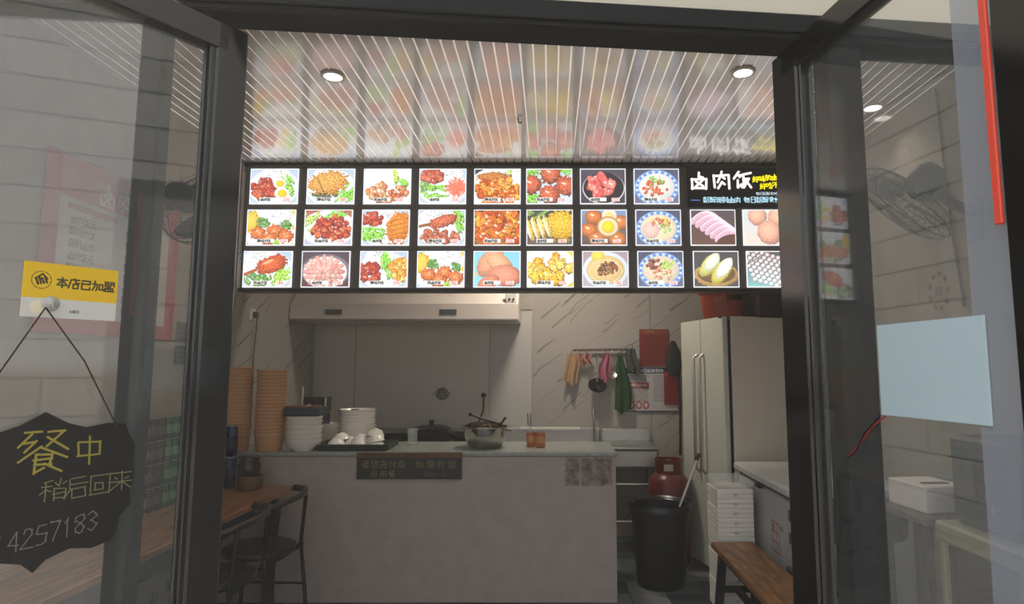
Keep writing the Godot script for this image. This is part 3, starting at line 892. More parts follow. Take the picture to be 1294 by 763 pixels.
func menu() -> void:
	var o := thing("menu_board", "long dark lightbox menu hung over the counter with lit food pictures", "menu board", at(D(-0.1, 0, 4.35)))
	# local origin: centre of the board front; the case lies behind it
	part(o, "case", box(S(), Vector3(0, 2.51, -0.07), Vector3(4.22, 0.93, 0.13), 0.006), mat(Color(0.40, 0.38, 0.36), 0.5))
	for y in [2.054, 2.966]:
		part(o, "edge_trim", box(S(), Vector3(0, y, -0.03), Vector3(4.22, 0.022, 0.10), 0.003), mat(Color(0.2, 0.19, 0.185), 0.45))
	var ys := [2.808, 2.505, 2.203]
	var shift := [[0.0, 0.0], [-0.008, 0.012], [-0.018, 0.028]]
	for row in 3:
		for col in 10:
			if row == 0 and col > 7:
				continue
			var w := 0.348 - col * 0.003
			var x: float = DISH_X[col] + w / 2 + 0.1 + lerpf(shift[row][0], shift[row][1], col / 9.0)
			var m := lit_print(dish(row, col), 1.06)
			part(o, "picture_panel", card(w, 0.262, 0.008), m, at(Vector3(x, ys[row], 0.003)))
	part(o, "title_panel", card(0.78, 0.292, 0.006), lit_print(title_print(), 1.15), at(Vector3(1.48, 2.80, 0.002)), "black title panel with white and yellow lettering")
	var l := AreaLight3D.new()
	l.name = "menu_light"
	l.area_size = Vector2(4.0, 0.85)
	l.area_normalize_energy = true
	l.light_energy = 0.38
	l.light_color = Color(1.0, 0.96, 0.93)
	l.shadow_enabled = true
	l.position = D(-0.1, 2.5, 4.32)
	l.rotation.y = PI
	add_child(l)


func kitchen() -> void:
	# lamp behind the menu board
	var lamp := thing("kitchen_lamp", "round ceiling lamp hidden behind the menu board", "lamp", at(D(0.05, 2.99, 4.78)))
	var em := mat(Color.WHITE, 0.5)
	em.emission_enabled = true
	em.emission = Color(1.0, 0.95, 0.88)
	em.emission_energy_multiplier = 2.0
	part(lamp, "lamp_body", lathe(S(), [Vector2(0.0, 0.0), Vector2(0.16, 0.0), Vector2(0.165, -0.03), Vector2(0.14, -0.032)], 28), M.white)
	part(lamp, "lamp_lens", lathe(S(), [Vector2(0.0, -0.045), Vector2(0.1, -0.042), Vector2(0.14, -0.03), Vector2(0.14, -0.01)], 28), em)
	var a := AreaLight3D.new()
	a.name = "kitchen_lamp_light"
	a.area_size = Vector2(0.26, 0.26)
	a.light_energy = 2.3
	a.light_color = Color(1.0, 0.95, 0.88)
	a.shadow_enabled = true
	a.position = D(0.05, 2.93, 4.78)
	a.rotation.x = -PI / 2
	add_child(a)
	# range hood
	var hd := thing("range_hood", "long white metal range hood over the stove wall", "range hood", at(D(0, 0, 0)))
	var st := S()
	var prof := [Vector2(5.2, 1.912), Vector2(5.2, 2.045), Vector2(5.23, 2.06), Vector2(5.62, 2.5), Vector2(5.74, 2.5), Vector2(5.74, 1.93), Vector2(5.72, 1.912)]
	var poly := PackedVector2Array()
	for q in prof:
		poly.append(Vector2(-q.x, q.y))
	prism(st, poly, 1.93, Transform3D(Basis(Vector3(0, 0, 1), Vector3.UP, Vector3(-1, 0, 0)), D(-1.235, 0, 0)))
	part(hd, "hood_body", st, mat(Color(0.88, 0.84, 0.81), 0.4))
	part(hd, "bottom_edge", box(S(), D(-1.235, 1.908, 5.205), Vector3(1.93, 0.02, 0.02), 0.004), mat(Color(0.55, 0.53, 0.52), 0.35, 0.5))
	for x in [-1.83, -0.86]:
		part(hd, "badge", card(0.14, 0.045, 0.004), mat(Color(0.36, 0.38, 0.4), 0.4, 0.3), at(D(x, 1.975, 5.196)), "small grey badge")
	part(hd, "switch_box", box(S(), D(-0.33, 2.10, 5.22), Vector3(0.09, 0.1, 0.03), 0.004), M.white, Transform3D(), "small white switch plate")
	for k in 2:
		part(hd, "switch_knob", lathe(S(), [Vector2(0.009, 0), Vector2(0.008, 0.01), Vector2(0, 0.012)], 10, aim(D(-0.345 + k * 0.035, 2.085, 5.205), Vector3(0, 0, 1))), M.black)
	# back counter with stove top and sink
	var bc := thing("stove_counter", "steel back counter with a raised splash along the kitchen wall", "counter", at(D(0, 0, 0)))
	part(bc, "worktop", box(S(), D(-0.88, 0.78, 5.49), Vector3(2.62, 0.05, 0.5), 0.006), M.brushed)
	part(bc, "splash", box(S(), D(-0.83, 0.88, 5.735), Vector3(2.56, 0.16, 0.022), 0.004), M.brushed)
	part(bc, "splash_highlight", box(S(), D(-0.0, 0.957, 5.725), Vector3(0.56, 0.025, 0.03), 0.004), M.white)  # highlight on the steel edge, put in as a white strip
	part(bc, "base_cabinet", box(S(), D(-0.9, 0.38, 5.52), Vector3(2.5, 0.74, 0.42), 0.006), M.brushed)
	var sk := thing("sink_stand", "steel sink on an open leg frame beside the counter end", "sink", at(D(0.69, 0, 5.44)))
	part(sk, "basin", box(S(), Vector3(0, 0.76, 0), Vector3(0.42, 0.16, 0.5), 0.02), M.brushed)
	part(sk, "rim", box(S(), Vector3(0, 0.845, 0.0), Vector3(0.44, 0.02, 0.52), 0.006), M.steel)
	part(sk, "backsplash", box(S(), Vector3(0.0, 0.9, -0.27), Vector3(0.44, 0.11, 0.016), 0.004), M.brushed)
	for i in [-1, 1]:
		for j in [-1, 1]:
			part(sk, "leg", tube(S(), [Vector3(i * 0.19, 0, j * 0.22), Vector3(i * 0.19, 0.69, j * 0.22)], 0.016, 8), M.steel)
	part(sk, "stretcher", tube(S(), [Vector3(-0.19, 0.25, 0.22), Vector3(0.19, 0.25, 0.22)], 0.012, 8), M.steel)
	part(sk, "stretcher", tube(S(), [Vector3(-0.19, 0.55, 0.22), Vector3(0.19, 0.55, 0.22)], 0.012, 8), M.steel)
	var fa := thing("sink_faucet", "slim chrome faucet standing at the sink", "faucet", at(D(0.40, 0.80, 5.62)))
	part(fa, "body", tube(S(), [Vector3.ZERO, Vector3(0, 0.1, 0), Vector3(-0.005, 0.22, 0), Vector3(-0.01, 0.29, 0.0)], 0.013, 10), M.chrome)
	part(fa, "spout", tube(S(), [Vector3(0, 0.03, 0), Vector3(0.03, 0.045, 0.03), Vector3(0.06, 0.03, 0.06)], 0.01, 8), M.chrome)
	part(fa, "lever", tube(S(), [Vector3(-0.01, 0.29, 0), Vector3(-0.012, 0.34, 0.005)], 0.016, 8, 0.012), M.chrome)
	# pots on the stove
	var pot := thing("stock_pot", "dark lidded stock pot on the stove behind the drinking glass", "pot", at(D(-1.03, 0.805, 5.45)))
	part(pot, "body", lathe(S(), [Vector2(0, 0), Vector2(0.15, 0), Vector2(0.16, 0.02), Vector2(0.16, 0.17), Vector2(0.166, 0.175), Vector2(0.155, 0.18)], 28), mat(Color(0.1, 0.1, 0.1), 0.4, 0.4))
	part(pot, "lid", lathe(S(), [Vector2(0.165, 0.18), Vector2(0.12, 0.2), Vector2(0.02, 0.21), Vector2(0.018, 0.225), Vector2(0.028, 0.235), Vector2(0.024, 0.25), Vector2(0, 0.252)], 28), mat(Color(0.13, 0.13, 0.13), 0.35, 0.5))
	var pt2 := thing("small_pot", "small dark saucepan at the left of the stock pot", "pot", at(D(-1.33, 0.805, 5.4)))
	part(pt2, "body", lathe(S(), [Vector2(0, 0), Vector2(0.1, 0), Vector2(0.11, 0.02), Vector2(0.112, 0.13), Vector2(0.118, 0.133), Vector2(0.104, 0.128), Vector2(0.1, 0.02), Vector2(0, 0.015)], 24), mat(Color(0.1, 0.1, 0.1), 0.4, 0.4))
	part(pt2, "handle", tube(S(), [Vector3(0.11, 0.11, 0), Vector3(0.25, 0.13, 0.03)], 0.011, 8), M.black)
	var wk := thing("wok", "black iron wok tilted on the stove left of the steel basin", "wok", at(D(-0.70, 0.83, 5.4), 0, 0, -8))
	part(wk, "pan", lathe(S(), [Vector2(0, 0), Vector2(0.08, 0.01), Vector2(0.16, 0.05), Vector2(0.2, 0.1), Vector2(0.195, 0.1), Vector2(0.15, 0.055), Vector2(0.07, 0.02), Vector2(0, 0.012)], 28), mat(Color(0.06, 0.06, 0.06), 0.45, 0.4))
	part(wk, "handle", tube(S(), [Vector3(-0.19, 0.09, 0.0), Vector3(-0.26, 0.11, 0)], 0.012, 8), M.black)
	# strainer-like valve and hanging ladle on the splash wall
	var vl := thing("wall_strainer", "round wire strainer hanging on the stove wall", "strainer", at(D(-0.99, 1.27, 5.72)))
	for k in 3:
		var ring := []
		for i in 21:
			var t := TAU * i / 20.0
			ring.append(Vector3(cos(t) * (0.055 - k * 0.018), sin(t) * (0.05 - k * 0.016), k * 0.012))
		part(vl, "ring", tube(S(), ring, 0.005, 6), mat(Color(0.35, 0.33, 0.3), 0.4, 0.8))
	part(vl, "crossbar", tube(S(), [Vector3(-0.085, 0.005, 0.01), Vector3(0.085, 0.01, 0.01)], 0.006, 6), M.steel)
	part(vl, "hanger", tube(S(), [Vector3(0.01, 0.05, 0), Vector3(0.012, 0.12, 0)], 0.003, 6), M.steel)
	var ld := thing("hanging_ladle", "thin dark ladle leaning on the stove wall above the basin", "ladle", at(D(-0.62, 0.81, 5.66)))
	part(ld, "handle", tube(S(), [Vector3(-0.04, 0, 0.05), Vector3(-0.02, 0.2, 0.04), Vector3(0.02, 0.32, 0.03), Vector3(0.02, 0.44, 0.03)], 0.008, 8), mat(Color(0.2, 0.16, 0.13), 0.5))
	part(ld, "knob", lathe(S(), [Vector2(0, -0.025), Vector2(0.02, -0.015), Vector2(0.024, 0), Vector2(0.018, 0.018), Vector2(0, 0.024)], 12, at(Vector3(0.02, 0.45, 0.03))), mat(Color(0.15, 0.1, 0.08), 0.5))
	hooks()
	posters()
	# gas cylinder, bin, broom
	var gc := thing("gas_cylinder", "red gas cylinder standing behind the black bin", "gas cylinder", at(D(0.925, 0, 4.93)))
	part(gc, "body", lathe(S(), [Vector2(0, 0), Vector2(0.11, 0), Vector2(0.155, 0.04), Vector2(0.16, 0.1), Vector2(0.16, 0.56), Vector2(0.15, 0.64), Vector2(0.11, 0.69), Vector2(0.04, 0.71), Vector2(0, 0.71)], 28), mat(Color(0.36, 0.05, 0.05), 0.35))
	part(gc, "collar", lathe(S(), [Vector2(0.1, 0.69), Vector2(0.105, 0.79), Vector2(0.11, 0.80), Vector2(0.1, 0.80), Vector2(0.095, 0.69)], 24), mat(Color(0.4, 0.06, 0.06), 0.35))
	part(gc, "valve", box(S(), Vector3(0, 0.75, 0), Vector3(0.05, 0.08, 0.05), 0.008), mat(Color(0.6, 0.55, 0.4), 0.35, 0.9))
	part(gc, "label_plate", card(0.07, 0.05, 0.004), mat(Color(0.7, 0.65, 0.6), 0.6), at(Vector3(-0.02, 0.745, 0.108)))
	var bn := thing("waste_bin", "black plastic waste bin at the end of the counter", "bin", at(D(0.78, 0, 4.52)))
	part(bn, "body", lathe(S(), [Vector2(0, 0), Vector2(0.16, 0), Vector2(0.17, 0.02), Vector2(0.205, 0.52), Vector2(0.22, 0.53), Vector2(0.22, 0.55), Vector2(0.195, 0.55), Vector2(0.16, 0.03), Vector2(0, 0.025)], 28), mat(Color(0.02, 0.021, 0.02), 0.5))
	part(bn, "bag_rim", lathe(S(), [Vector2(0.223, 0.5), Vector2(0.228, 0.54), Vector2(0.215, 0.562), Vector2(0.19, 0.54)], 28), mat(Color(0.05, 0.05, 0.055), 0.3))
	var br := thing("metal_rod", "pale metal rod standing in the black bin and leaning on the fridge", "rod", at(D(1.0, 0, 4.5)))
	part(br, "handle", tube(S(), [Vector3(-0.28, 0.06, 0.05), Vector3(0.07, 0.88, -0.04)], 0.010, 8), mat(Color(0.75, 0.74, 0.72), 0.35, 0.6))
	part(br, "end_cap", lathe(S(), [Vector2(0.0125, -0.04), Vector2(0.0135, 0), Vector2(0.008, 0.012), Vector2(0, 0.013)], 10, aim(Vector3(0.07, 0.88, -0.04), Vector3(0.35, 0.82, -0.09))), M.black_plastic)


func hooks() -> void:
	var r := thing("utensil_rail", "wall rail of hooks over the kitchen sink", "rail", at(D(0, 0, 5.72)))
	part(r, "bar", box(S(), Vector3(0.492, 1.672, 0.0), Vector3(0.56, 0.022, 0.02), 0.005, Basis(Vector3(0, 0, 1), 0.012)), mat(Color(0.45, 0.4, 0.35), 0.4, 0.6))
	for k in 7:
		var x := 0.25 + k * 0.08
		part(r, "hook", tube(S(), [Vector3(x, 1.665, 0.01), Vector3(x, 1.645, 0.018), Vector3(x, 1.635, 0.026), Vector3(x, 1.642, 0.032)], 0.0035, 6), M.steel)
	var cloth := func(called: String, label: String, cat: String, x: float, top: float, bottom: float, w0: float, w1: float, col: Color, sd: int) -> Node3D:
		var t := thing(called, label, cat, at(D(x, 0, 5.70)))
		var st := S()
		st.set_smooth_group(1)
		var n := 14
		var k := 10
		for face in 2:
			for i in n:
				for j in k:
					var v := []
					for q in [[i, j], [i + 1, j], [i + 1, j + 1], [i, j + 1]]:
						var s: float = float(q[0]) / n
						var y: float = float(q[1]) / k
						var ww := lerpf(w0, w1, sin(y * PI * 0.6))
						var z: float = 0.02 + 0.018 * sin(s * 11.0 + sd) * (0.4 + y) + 0.012 * (1.0 - absf(s * 2 - 1)) - face * 0.006
						v.append(Vector3((s - 0.5) * ww + 0.015 * sin(y * 4.0 + sd), lerpf(top, bottom + 0.05 * absf(sin(s * 3.0 + sd)), y), z))
					quad(st, v[0], v[1], v[2], v[3], Vector3(0, 0, 1 - 2 * face))
		part(t, "cloth", st, mat(col, 0.9))
		part(t, "loop", tube(S(), [Vector3(-0.012, top - 0.01, 0.03), Vector3(0, top + 0.035, 0.03), Vector3(0.012, top - 0.01, 0.03)], 0.004, 6), mat(col.darkened(0.2), 0.9))
		return t
	cloth.call("hanging_bag", "pale beige packet with a blue print at the left end of the hook rail", "bag", 0.20, 1.63, 1.33, 0.12, 0.13, Color(0.68, 0.55, 0.42), 1)
	cloth.call("hanging_cloth", "pink and white checked cloth bundled on the hook rail", "cloth", 0.335, 1.635, 1.5, 0.11, 0.1, Color(0.62, 0.42, 0.40), 3)
	cloth.call("hanging_cloth", "bright pink cloth hanging from the middle of the hook rail", "cloth", 0.515, 1.635, 1.36, 0.06, 0.12, Color(0.66, 0.38, 0.48), 2)
	cloth.call("hanging_bag", "long green bag hanging from the right part of the hook rail", "bag", 0.655, 1.62, 1.08, 0.04, 0.15, Color(0.13, 0.28, 0.14), 5)
	cloth.call("oven_glove", "grey-green glove hanging at the right end of the hook rail", "glove", 0.755, 1.68, 1.43, 0.08, 0.12, Color(0.26, 0.28, 0.27), 4)
	var ld := thing("skimmer_ladle", "black round ladle hanging low from the hook rail", "ladle", at(D(0.43, 0, 5.68)))
	part(ld, "handle", tube(S(), [Vector3(0, 1.635, 0), Vector3(0.01, 1.5, 0.01), Vector3(0, 1.38, 0.01)], 0.007, 8), M.steel)
	part(ld, "bowl", lathe(S(), [Vector2(0, -0.055), Vector2(0.05, -0.045), Vector2(0.085, 0), Vector2(0.08, 0.004), Vector2(0.04, -0.03), Vector2(0, -0.04)], 20, at(Vector3(0, 1.35, 0.03), 0, 50)), M.black)
	var l2 := thing("steel_ladle", "small bright steel ladle hanging beside the green bag", "ladle", at(D(0.575, 0, 5.68)))
	part(l2, "handle", tube(S(), [Vector3(0, 1.635, 0), Vector3(0, 1.47, 0.0)], 0.005, 8), M.steel)
	part(l2, "bowl", lathe(S(), [Vector2(0, -0.03), Vector2(0.026, -0.022), Vector2(0.036, 0), Vector2(0.03, 0.0), Vector2(0, -0.022)], 16, at(Vector3(0, 1.44, 0.02), 0, 60)), M.steel)


func posters() -> void:
	var red := notice_print(256, 320, Color(0.50, 0.17, 0.13), Color(0.36, 0.09, 0.07), "一日元", Color(0.52, 0.28, 0.18), 14)
	solo("red_notice", card(0.27, 0.345, 0.004), printed(red, 0.7), "orange-red printed notice on the kitchen wall above the white poster", "poster", at(D(0.965, 1.692, 5.745)))
	var p := Pic.new(512, 420, Color(0.72, 0.72, 0.72), 8)
	p.rect(0, 0, 512, 54, Color(0.1, 0.14, 0.3))
	p.write("食材每日新鲜制作", 60, 10, 34, 5, Color(0.85, 0.85, 0.85), 1.2)
	p.rect(20, 140, 220, 58, Color(0.68, 0.12, 0.1))
	p.write("用餐先付款", 34, 150, 34, 5, Color(0.9, 0.85, 0.82), 1.1)
	for i in 15:
		for c in 2:
			if c == 0 and i in [3, 4, 5]:
				continue
			var x := 26.0 + c * 256
			while x < 220 + c * 256:
				var l := p.r.randf_range(8, 26)
				p.rect(x, 74 + i * 17 + (60 if c == 0 and i > 8 else 0) * 0, l, 6, Color(0.32, 0.32, 0.36) if i % 3 else Color(0.6, 0.2, 0.2))
				x += l + 5
	for i in 3:
		p.ell(66 + i * 70, 356, 30, 38, 0, Color(0.7, 0.2, 0.18), 0.1, 0.2)
		p.ell(66 + i * 70, 356, 18, 24, 0, Color(0.78, 0.76, 0.76), 0.1, 0.1)
	p.rect(0, 410, 512, 10, Color(0.12, 0.14, 0.22))
	solo("white_poster", card(0.48, 0.40, 0.004), printed(p.im, 0.5), "white information poster with a blue heading on the kitchen wall beside the fridge", "poster", at(D(0.93, 1.305, 5.745)))
	solo("red_card", card(0.14, 0.30, 0.004), printed(notice_print(128, 256, Color(0.50, 0.08, 0.08), Color(0.4, 0.05, 0.05), "好", Color(0.6, 0.06, 0.06), 8), 0.6), "narrow red card overlapping the right edge of the white poster", "card", at(D(1.12, 1.32, 5.73)))
	var h := thing("hanging_apron", "dark folded apron hanging on the wall next to the fridge", "apron", at(D(1.135, 0, 5.70)))
	part(h, "cloth", lathe(S(), [Vector2(0.0, 1.43), Vector2(0.055, 1.44), Vector2(0.075, 1.52), Vector2(0.06, 1.66), Vector2(0.02, 1.75), Vector2(0, 1.755)], 20, Transform3D(), 0.35), M.black_soft)
	part(h, "strap", tube(S(), [Vector3(0.045, 1.44, 0), Vector3(0.05, 1.1, 0.01), Vector3(0.045, 0.72, 0.0)], 0.012, 8), M.black_soft)
	# wall socket with cord on the left kitchen wall
	var s := thing("wall_socket", "white wall socket with a grey cord on the left kitchen wall", "socket", at(D(-2.205, 1.90, 4.56), 90))
	part(s, "plate", box(S(), Vector3.ZERO, Vector3(0.086, 0.086, 0.012), 0.003), M.white)
	part(s, "plug", box(S(), Vector3(0.01, -0.005, 0.02), Vector3(0.04, 0.045, 0.035), 0.006), mat(Color(0.35, 0.35, 0.34), 0.5))
	part(s, "cord", tube(S(), [Vector3(0.01, -0.02, 0.03), Vector3(0.02, -0.1, 0.025), Vector3(0.015, -0.3, 0.015), Vector3(0.02, -0.6, 0.015)], 0.006, 6), mat(Color(0.45, 0.44, 0.42), 0.6))


func counter() -> void:
	var o := thing("service_counter", "tall pale service counter across the room with a grey stone top", "counter", at(D(0, 0, 0)))
	part(o, "front_panel", box(S(), D(-0.885, 0.462, 4.19), Vector3(2.64, 0.924, 0.06), 0.003), noisy(Color(0.63, 0.58, 0.55), Color(0.68, 0.63, 0.60), Vector3.ONE * 0.6, 0.45))
	part(o, "end_panel", box(S(), D(0.405, 0.462, 4.49), Vector3(0.06, 0.924, 0.54), 0.003), mat(Color(0.69, 0.63, 0.6), 0.45))
	part(o, "shelf", box(S(), D(-0.9, 0.45, 4.49), Vector3(2.55, 0.03, 0.52), 0.003), mat(Color(0.5, 0.46, 0.42), 0.6))
	part(o, "worktop", box(S(), D(-0.885, 0.937, 4.46), Vector3(2.655, 0.026, 0.62), 0.004), noisy(Color(0.52, 0.54, 0.52), Color(0.62, 0.64, 0.62), Vector3.ONE * 2.0, 0.28))
	# old glue patch left by a notice
	var g := Image.create_empty(160, 110, false, Image.FORMAT_RGBA8)
	var n := FastNoiseLite.new()
	n.seed = 3
	n.frequency = 0.022
	for y in 110:
		for x in 160:
			var k := 0.34 + 0.45 * n.get_noise_2d(x, y)
			var edge := minf(minf(x, 159 - x), minf(y, 109 - y)) / 10.0
			if absf(x - 52) < 5:
				k *= 0.3
			g.set_pixel(x, y, Color(0.40, 0.29, 0.25, clampf(k * clampf(edge + 0.8 * n.get_noise_2d(x * 3, y * 3), 0, 1), 0, 0.7)))
	var gm := printed(g, 0.9)
	gm.transparency = BaseMaterial3D.TRANSPARENCY_ALPHA
	part(o, "glue_residue", card(0.325, 0.195, 0.0006), gm, at(D(0.255, 0.825, 4.1594)), "brownish glue marks left by a removed notice")
	var s := thing("counter_sign", "black sign with gold lettering under an orange strip on the counter front", "sign", at(D(-0.925, 0.86, 4.152)))
	var p := Pic.new(768, 152, Color(0.03, 0.03, 0.03), 3)
	var gold := Color(0.46, 0.42, 0.27)
	p.write("请您先付款", 36, 20, 52, 6, gold, 1.28)
	p.write("后用餐", 104, 92, 46, 5, gold, 1.42)
	p.write("如需打包", 436, 20, 52, 6, gold, 1.48)
	p.write("请加一元", 486, 96, 36, 4, gold.darkened(0.2), 1.3)
	part(s, "board", card(0.69, 0.138, 0.012), printed(p.im, 0.35), at(Vector3(0, -0.012, 0)))
	var q := Pic.new(768, 40, Color(0.42, 0.27, 0.11), 5)
	q.write("新鲜现制卤肉饭 每日新鲜食材制作", 60, 8, 24, 3.5, Color(0.16, 0.09, 0.04), 1.3)
	part(s, "orange_strip", card(0.695, 0.032, 0.012), printed(q.im, 0.5), at(Vector3(0, 0.074, 0.001)))


func counter_goods() -> void:
	var top := 0.951
	# two tall stacks of nested kraft tubs
	var tub := thing("paper_tub", "kraft paper tub in the left tall stack on the counter, bottom one", "paper tub", at(D(-2.115, top, 4.22)).scaled_local(Vector3(1.1, 1, 1.1)), "kraft tubs in the left stack")
	part(tub, "cup", lathe(S(), [Vector2(0, 0.004), Vector2(0.07, 0.004), Vector2(0.071, 0), Vector2(0.073, 0.004), Vector2(0.085, 0.115), Vector2(0.083, 0.115), Vector2(0.071, 0.01), Vector2(0, 0.01)], 28), M.kraft)
	part(tub, "rolled_rim", lathe(S(), [Vector2(0.084, 0.109), Vector2(0.089, 0.110), Vector2(0.0905, 0.114), Vector2(0.089, 0.118), Vector2(0.083, 0.118)], 28), mat(Color(0.80, 0.61, 0.43), 0.7))
	for i in range(1, 19):
		copy(tub, at(D(-2.115 + rng.randf_range(-0.002, 0.002), top + i * 0.0245, 4.22), rng.randf() * 360).scaled_local(Vector3(1.1, 1, 1.1)), "kraft paper tub in the left tall stack on the counter, " + nth(i, 19))
	for i in 19:
		copy(tub, at(D(-1.885 + rng.randf_range(-0.0025, 0.0025), top + i * 0.0235, 4.22), rng.randf() * 360).scaled_local(Vector3(1.1, 1, 1.1)), "kraft paper tub in the stack beside the white bowls, " + nth(i, 19), "kraft tubs in the right stack")
	# wide white bowls
	var bowl := thing("white_bowl", "wide white bowl in the front stack under the dark tray, bottom one", "bowl", at(D(-1.665, top, 4.25)), "wide white bowls in the front stack")
	part(bowl, "shell", lathe(S(), [Vector2(0, 0.006), Vector2(0.05, 0.006), Vector2(0.052, 0), Vector2(0.062, 0), Vector2(0.066, 0.008), Vector2(0.105, 0.03), Vector2(0.122, 0.075), Vector2(0.119, 0.076), Vector2(0.1, 0.034), Vector2(0.06, 0.014), Vector2(0, 0.013)], 36), M.porcelain)
	for i in range(1, 6):
		copy(bowl, at(D(-1.665 + rng.randf_range(-0.003, 0.003), top + i * 0.031, 4.25)), "wide white bowl in the front stack under the dark tray, " + nth(i, 6))
	for i in 5:
		copy(bowl, at(D(-1.615, top + i * 0.024, 4.62), 0).scaled_local(Vector3.ONE * 0.72), "smaller white bowl in the rear stack, " + nth(i, 5), "white bowls in the rear stack")
	for i in 9:
		copy(bowl, at(D(-1.42 + rng.randf_range(-0.003, 0.003), top + i * 0.0225, 4.62)).scaled_local(Vector3(1.08, 0.95, 1.08)), "white serving bowl in the tall stack behind the upturned cups, " + nth(i, 9), "white bowls in the tall stack")
	var box1 := thing("dark_tray", "dark teal tray resting on the front stack of white bowls", "tray", at(D(-1.655, top + 0.232, 4.25)))
	part(box1, "body", box(S(), Vector3(0, 0.03, 0), Vector3(0.24, 0.056, 0.2), 0.008), M.teal)
	part(box1, "contents", box(S(), Vector3(-0.02, 0.061, 0), Vector3(0.2, 0.012, 0.16), 0.005), mat(Color(0.5, 0.3, 0.16), 0.7), Transform3D(), "orange-brown contents")
	var sp := thing("white_spoon", "small white spoon on the dark teal tray", "spoon", at(D(-1.625, top + 0.30, 4.20), 0, 0, 25))
	part(sp, "bowl", lathe(S(), [Vector2(0, -0.006), Vector2(0.014, -0.004), Vector2(0.02, 0.004), Vector2(0.012, 0.002), Vector2(0, 0)], 16), M.porcelain)
	part(sp, "handle", tube(S(), [Vector3(-0.014, 0.002, 0), Vector3(-0.06, 0.008, 0)], 0.005, 8), M.porcelain)
	var cb := thing("clear_box", "clear plastic box with a black base beside the kraft tubs", "box", at(D(-1.72, top, 4.62)))
	part(cb, "pedestal", box(S(), Vector3(0, 0.12, 0), Vector3(0.15, 0.24, 0.14), 0.006), M.black_plastic)
	part(cb, "shell", box(S(), Vector3(0, 0.29, 0), Vector3(0.16, 0.1, 0.14), 0.004), M.dark_glass)
	part(cb, "corner_post", box(S(), Vector3(0.084, 0.28, 0.07), Vector3(0.01, 0.12, 0.01), 0.002), M.white)
	part(cb, "corner_post", box(S(), Vector3(-0.084, 0.32, 0.07), Vector3(0.01, 0.2, 0.01), 0.002), M.white)
	var db := thing("dark_box", "low black box standing behind the stacks of white bowls", "box", at(D(-1.52, top, 4.74)))
	part(db, "body", box(S(), Vector3(0, 0.115, 0), Vector3(0.14, 0.23, 0.05), 0.006), M.black_plastic)
	part(db, "lid", box(S(), Vector3(0, 0.235, 0), Vector3(0.15, 0.02, 0.055), 0.005), M.teal)
	# tray with upturned cups
	var tr := thing("serving_tray", "dark green tray under the upturned cups on the counter", "tray", at(D(-1.335, top, 4.36)))
	var st := S()
	box(st, Vector3(0, 0.008, 0), Vector3(0.46, 0.014, 0.27), 0.006)
	part(tr, "base", st, mat(Color(0.15, 0.2, 0.17), 0.4))
	for s in [-1.0, 1.0]:
		part(tr, "rim", box(S(), Vector3(0, 0.026, s * 0.14), Vector3(0.5, 0.036, 0.014), 0.005, Basis(Vector3(1, 0, 0), s * 0.35)), mat(Color(0.16, 0.21, 0.18), 0.4))
		part(tr, "rim", box(S(), Vector3(s * 0.24, 0.026, 0), Vector3(0.014, 0.036, 0.28), 0.005, Basis(Vector3(0, 0, 1), -s * 0.5)), mat(Color(0.16, 0.21, 0.18), 0.4))
	var cup := thing("small_bowl", "upturned small white bowl on the green tray, at the left", "bowl", at(D(-1.47, top + 0.016, 4.33), 0, 180).translated_local(Vector3(0, -0.055, 0)), "upturned bowls on the green tray")
	part(cup, "shell", lathe(S(), [Vector2(0, 0.004), Vector2(0.024, 0.004), Vector2(0.025, 0), Vector2(0.03, 0.0), Vector2(0.032, 0.006), Vector2(0.05, 0.02), Vector2(0.062, 0.055), Vector2(0.06, 0.055), Vector2(0.047, 0.022), Vector2(0.02, 0.01), Vector2(0, 0.009)], 28), M.porcelain)
	part(cup, "rim_line", lathe(S(), [Vector2(0.0625, 0.052), Vector2(0.0632, 0.0535), Vector2(0.062, 0.056), Vector2(0.059, 0.056)], 28), mat(Color(0.25, 0.2, 0.17), 0.4), Transform3D(), "dark rim line")
	for q in [[-1.40, 0.016, 4.42, 0, "upturned small white bowl on the green tray, behind the leftmost one"], [-1.46, 0.045, 4.40, -18, "small white bowl leaning on the leftmost upturned bowls"], [-1.315, 0.016, 4.33, 0, "upturned small white bowl on the green tray, front middle"], [-1.315, 0.04, 4.37, 12, "small white bowl stacked on the front middle upturned bowl"], [-1.205, 0.016, 4.34, 0, "upturned small white bowl at the foot of the right pile on the tray"], [-1.205, 0.045, 4.35, -10, "second small white bowl in the right pile on the tray"], [-1.215, 0.075, 4.37, 22, "topmost tilted small white bowl of the right pile on the tray"]]:
		copy(cup, at(D(q[0], top + q[1], q[2]), 0, 180, q[3]).translated_local(Vector3(0, -0.055, 0)), q[4])
	# drinking glass
	var gl := thing("drinking_glass", "clear straight drinking glass on the counter", "glass", at(D(-1.0, top, 4.57)))
	part(gl, "tumbler", lathe(S(), [Vector2(0, 0), Vector2(0.03, 0), Vector2(0.032, 0.004), Vector2(0.038, 0.112), Vector2(0.036, 0.112), Vector2(0.029, 0.014), Vector2(0, 0.013)], 24), glass(0.12, Color(0.9, 0.95, 0.93)))
	part(gl, "rim", lathe(S(), [Vector2(0.0365, 0.110), Vector2(0.0385, 0.111), Vector2(0.037, 0.1135), Vector2(0.0355, 0.112)], 24), mat(Color(0.7, 0.72, 0.7), 0.1))
	# steel basin with its contents
	var bs := thing("steel_basin", "round stainless steel basin filled with food and tongs on the counter", "basin", at(D(-0.455, top, 4.42)).scaled_local(Vector3(1.06, 1.06, 1.06)))
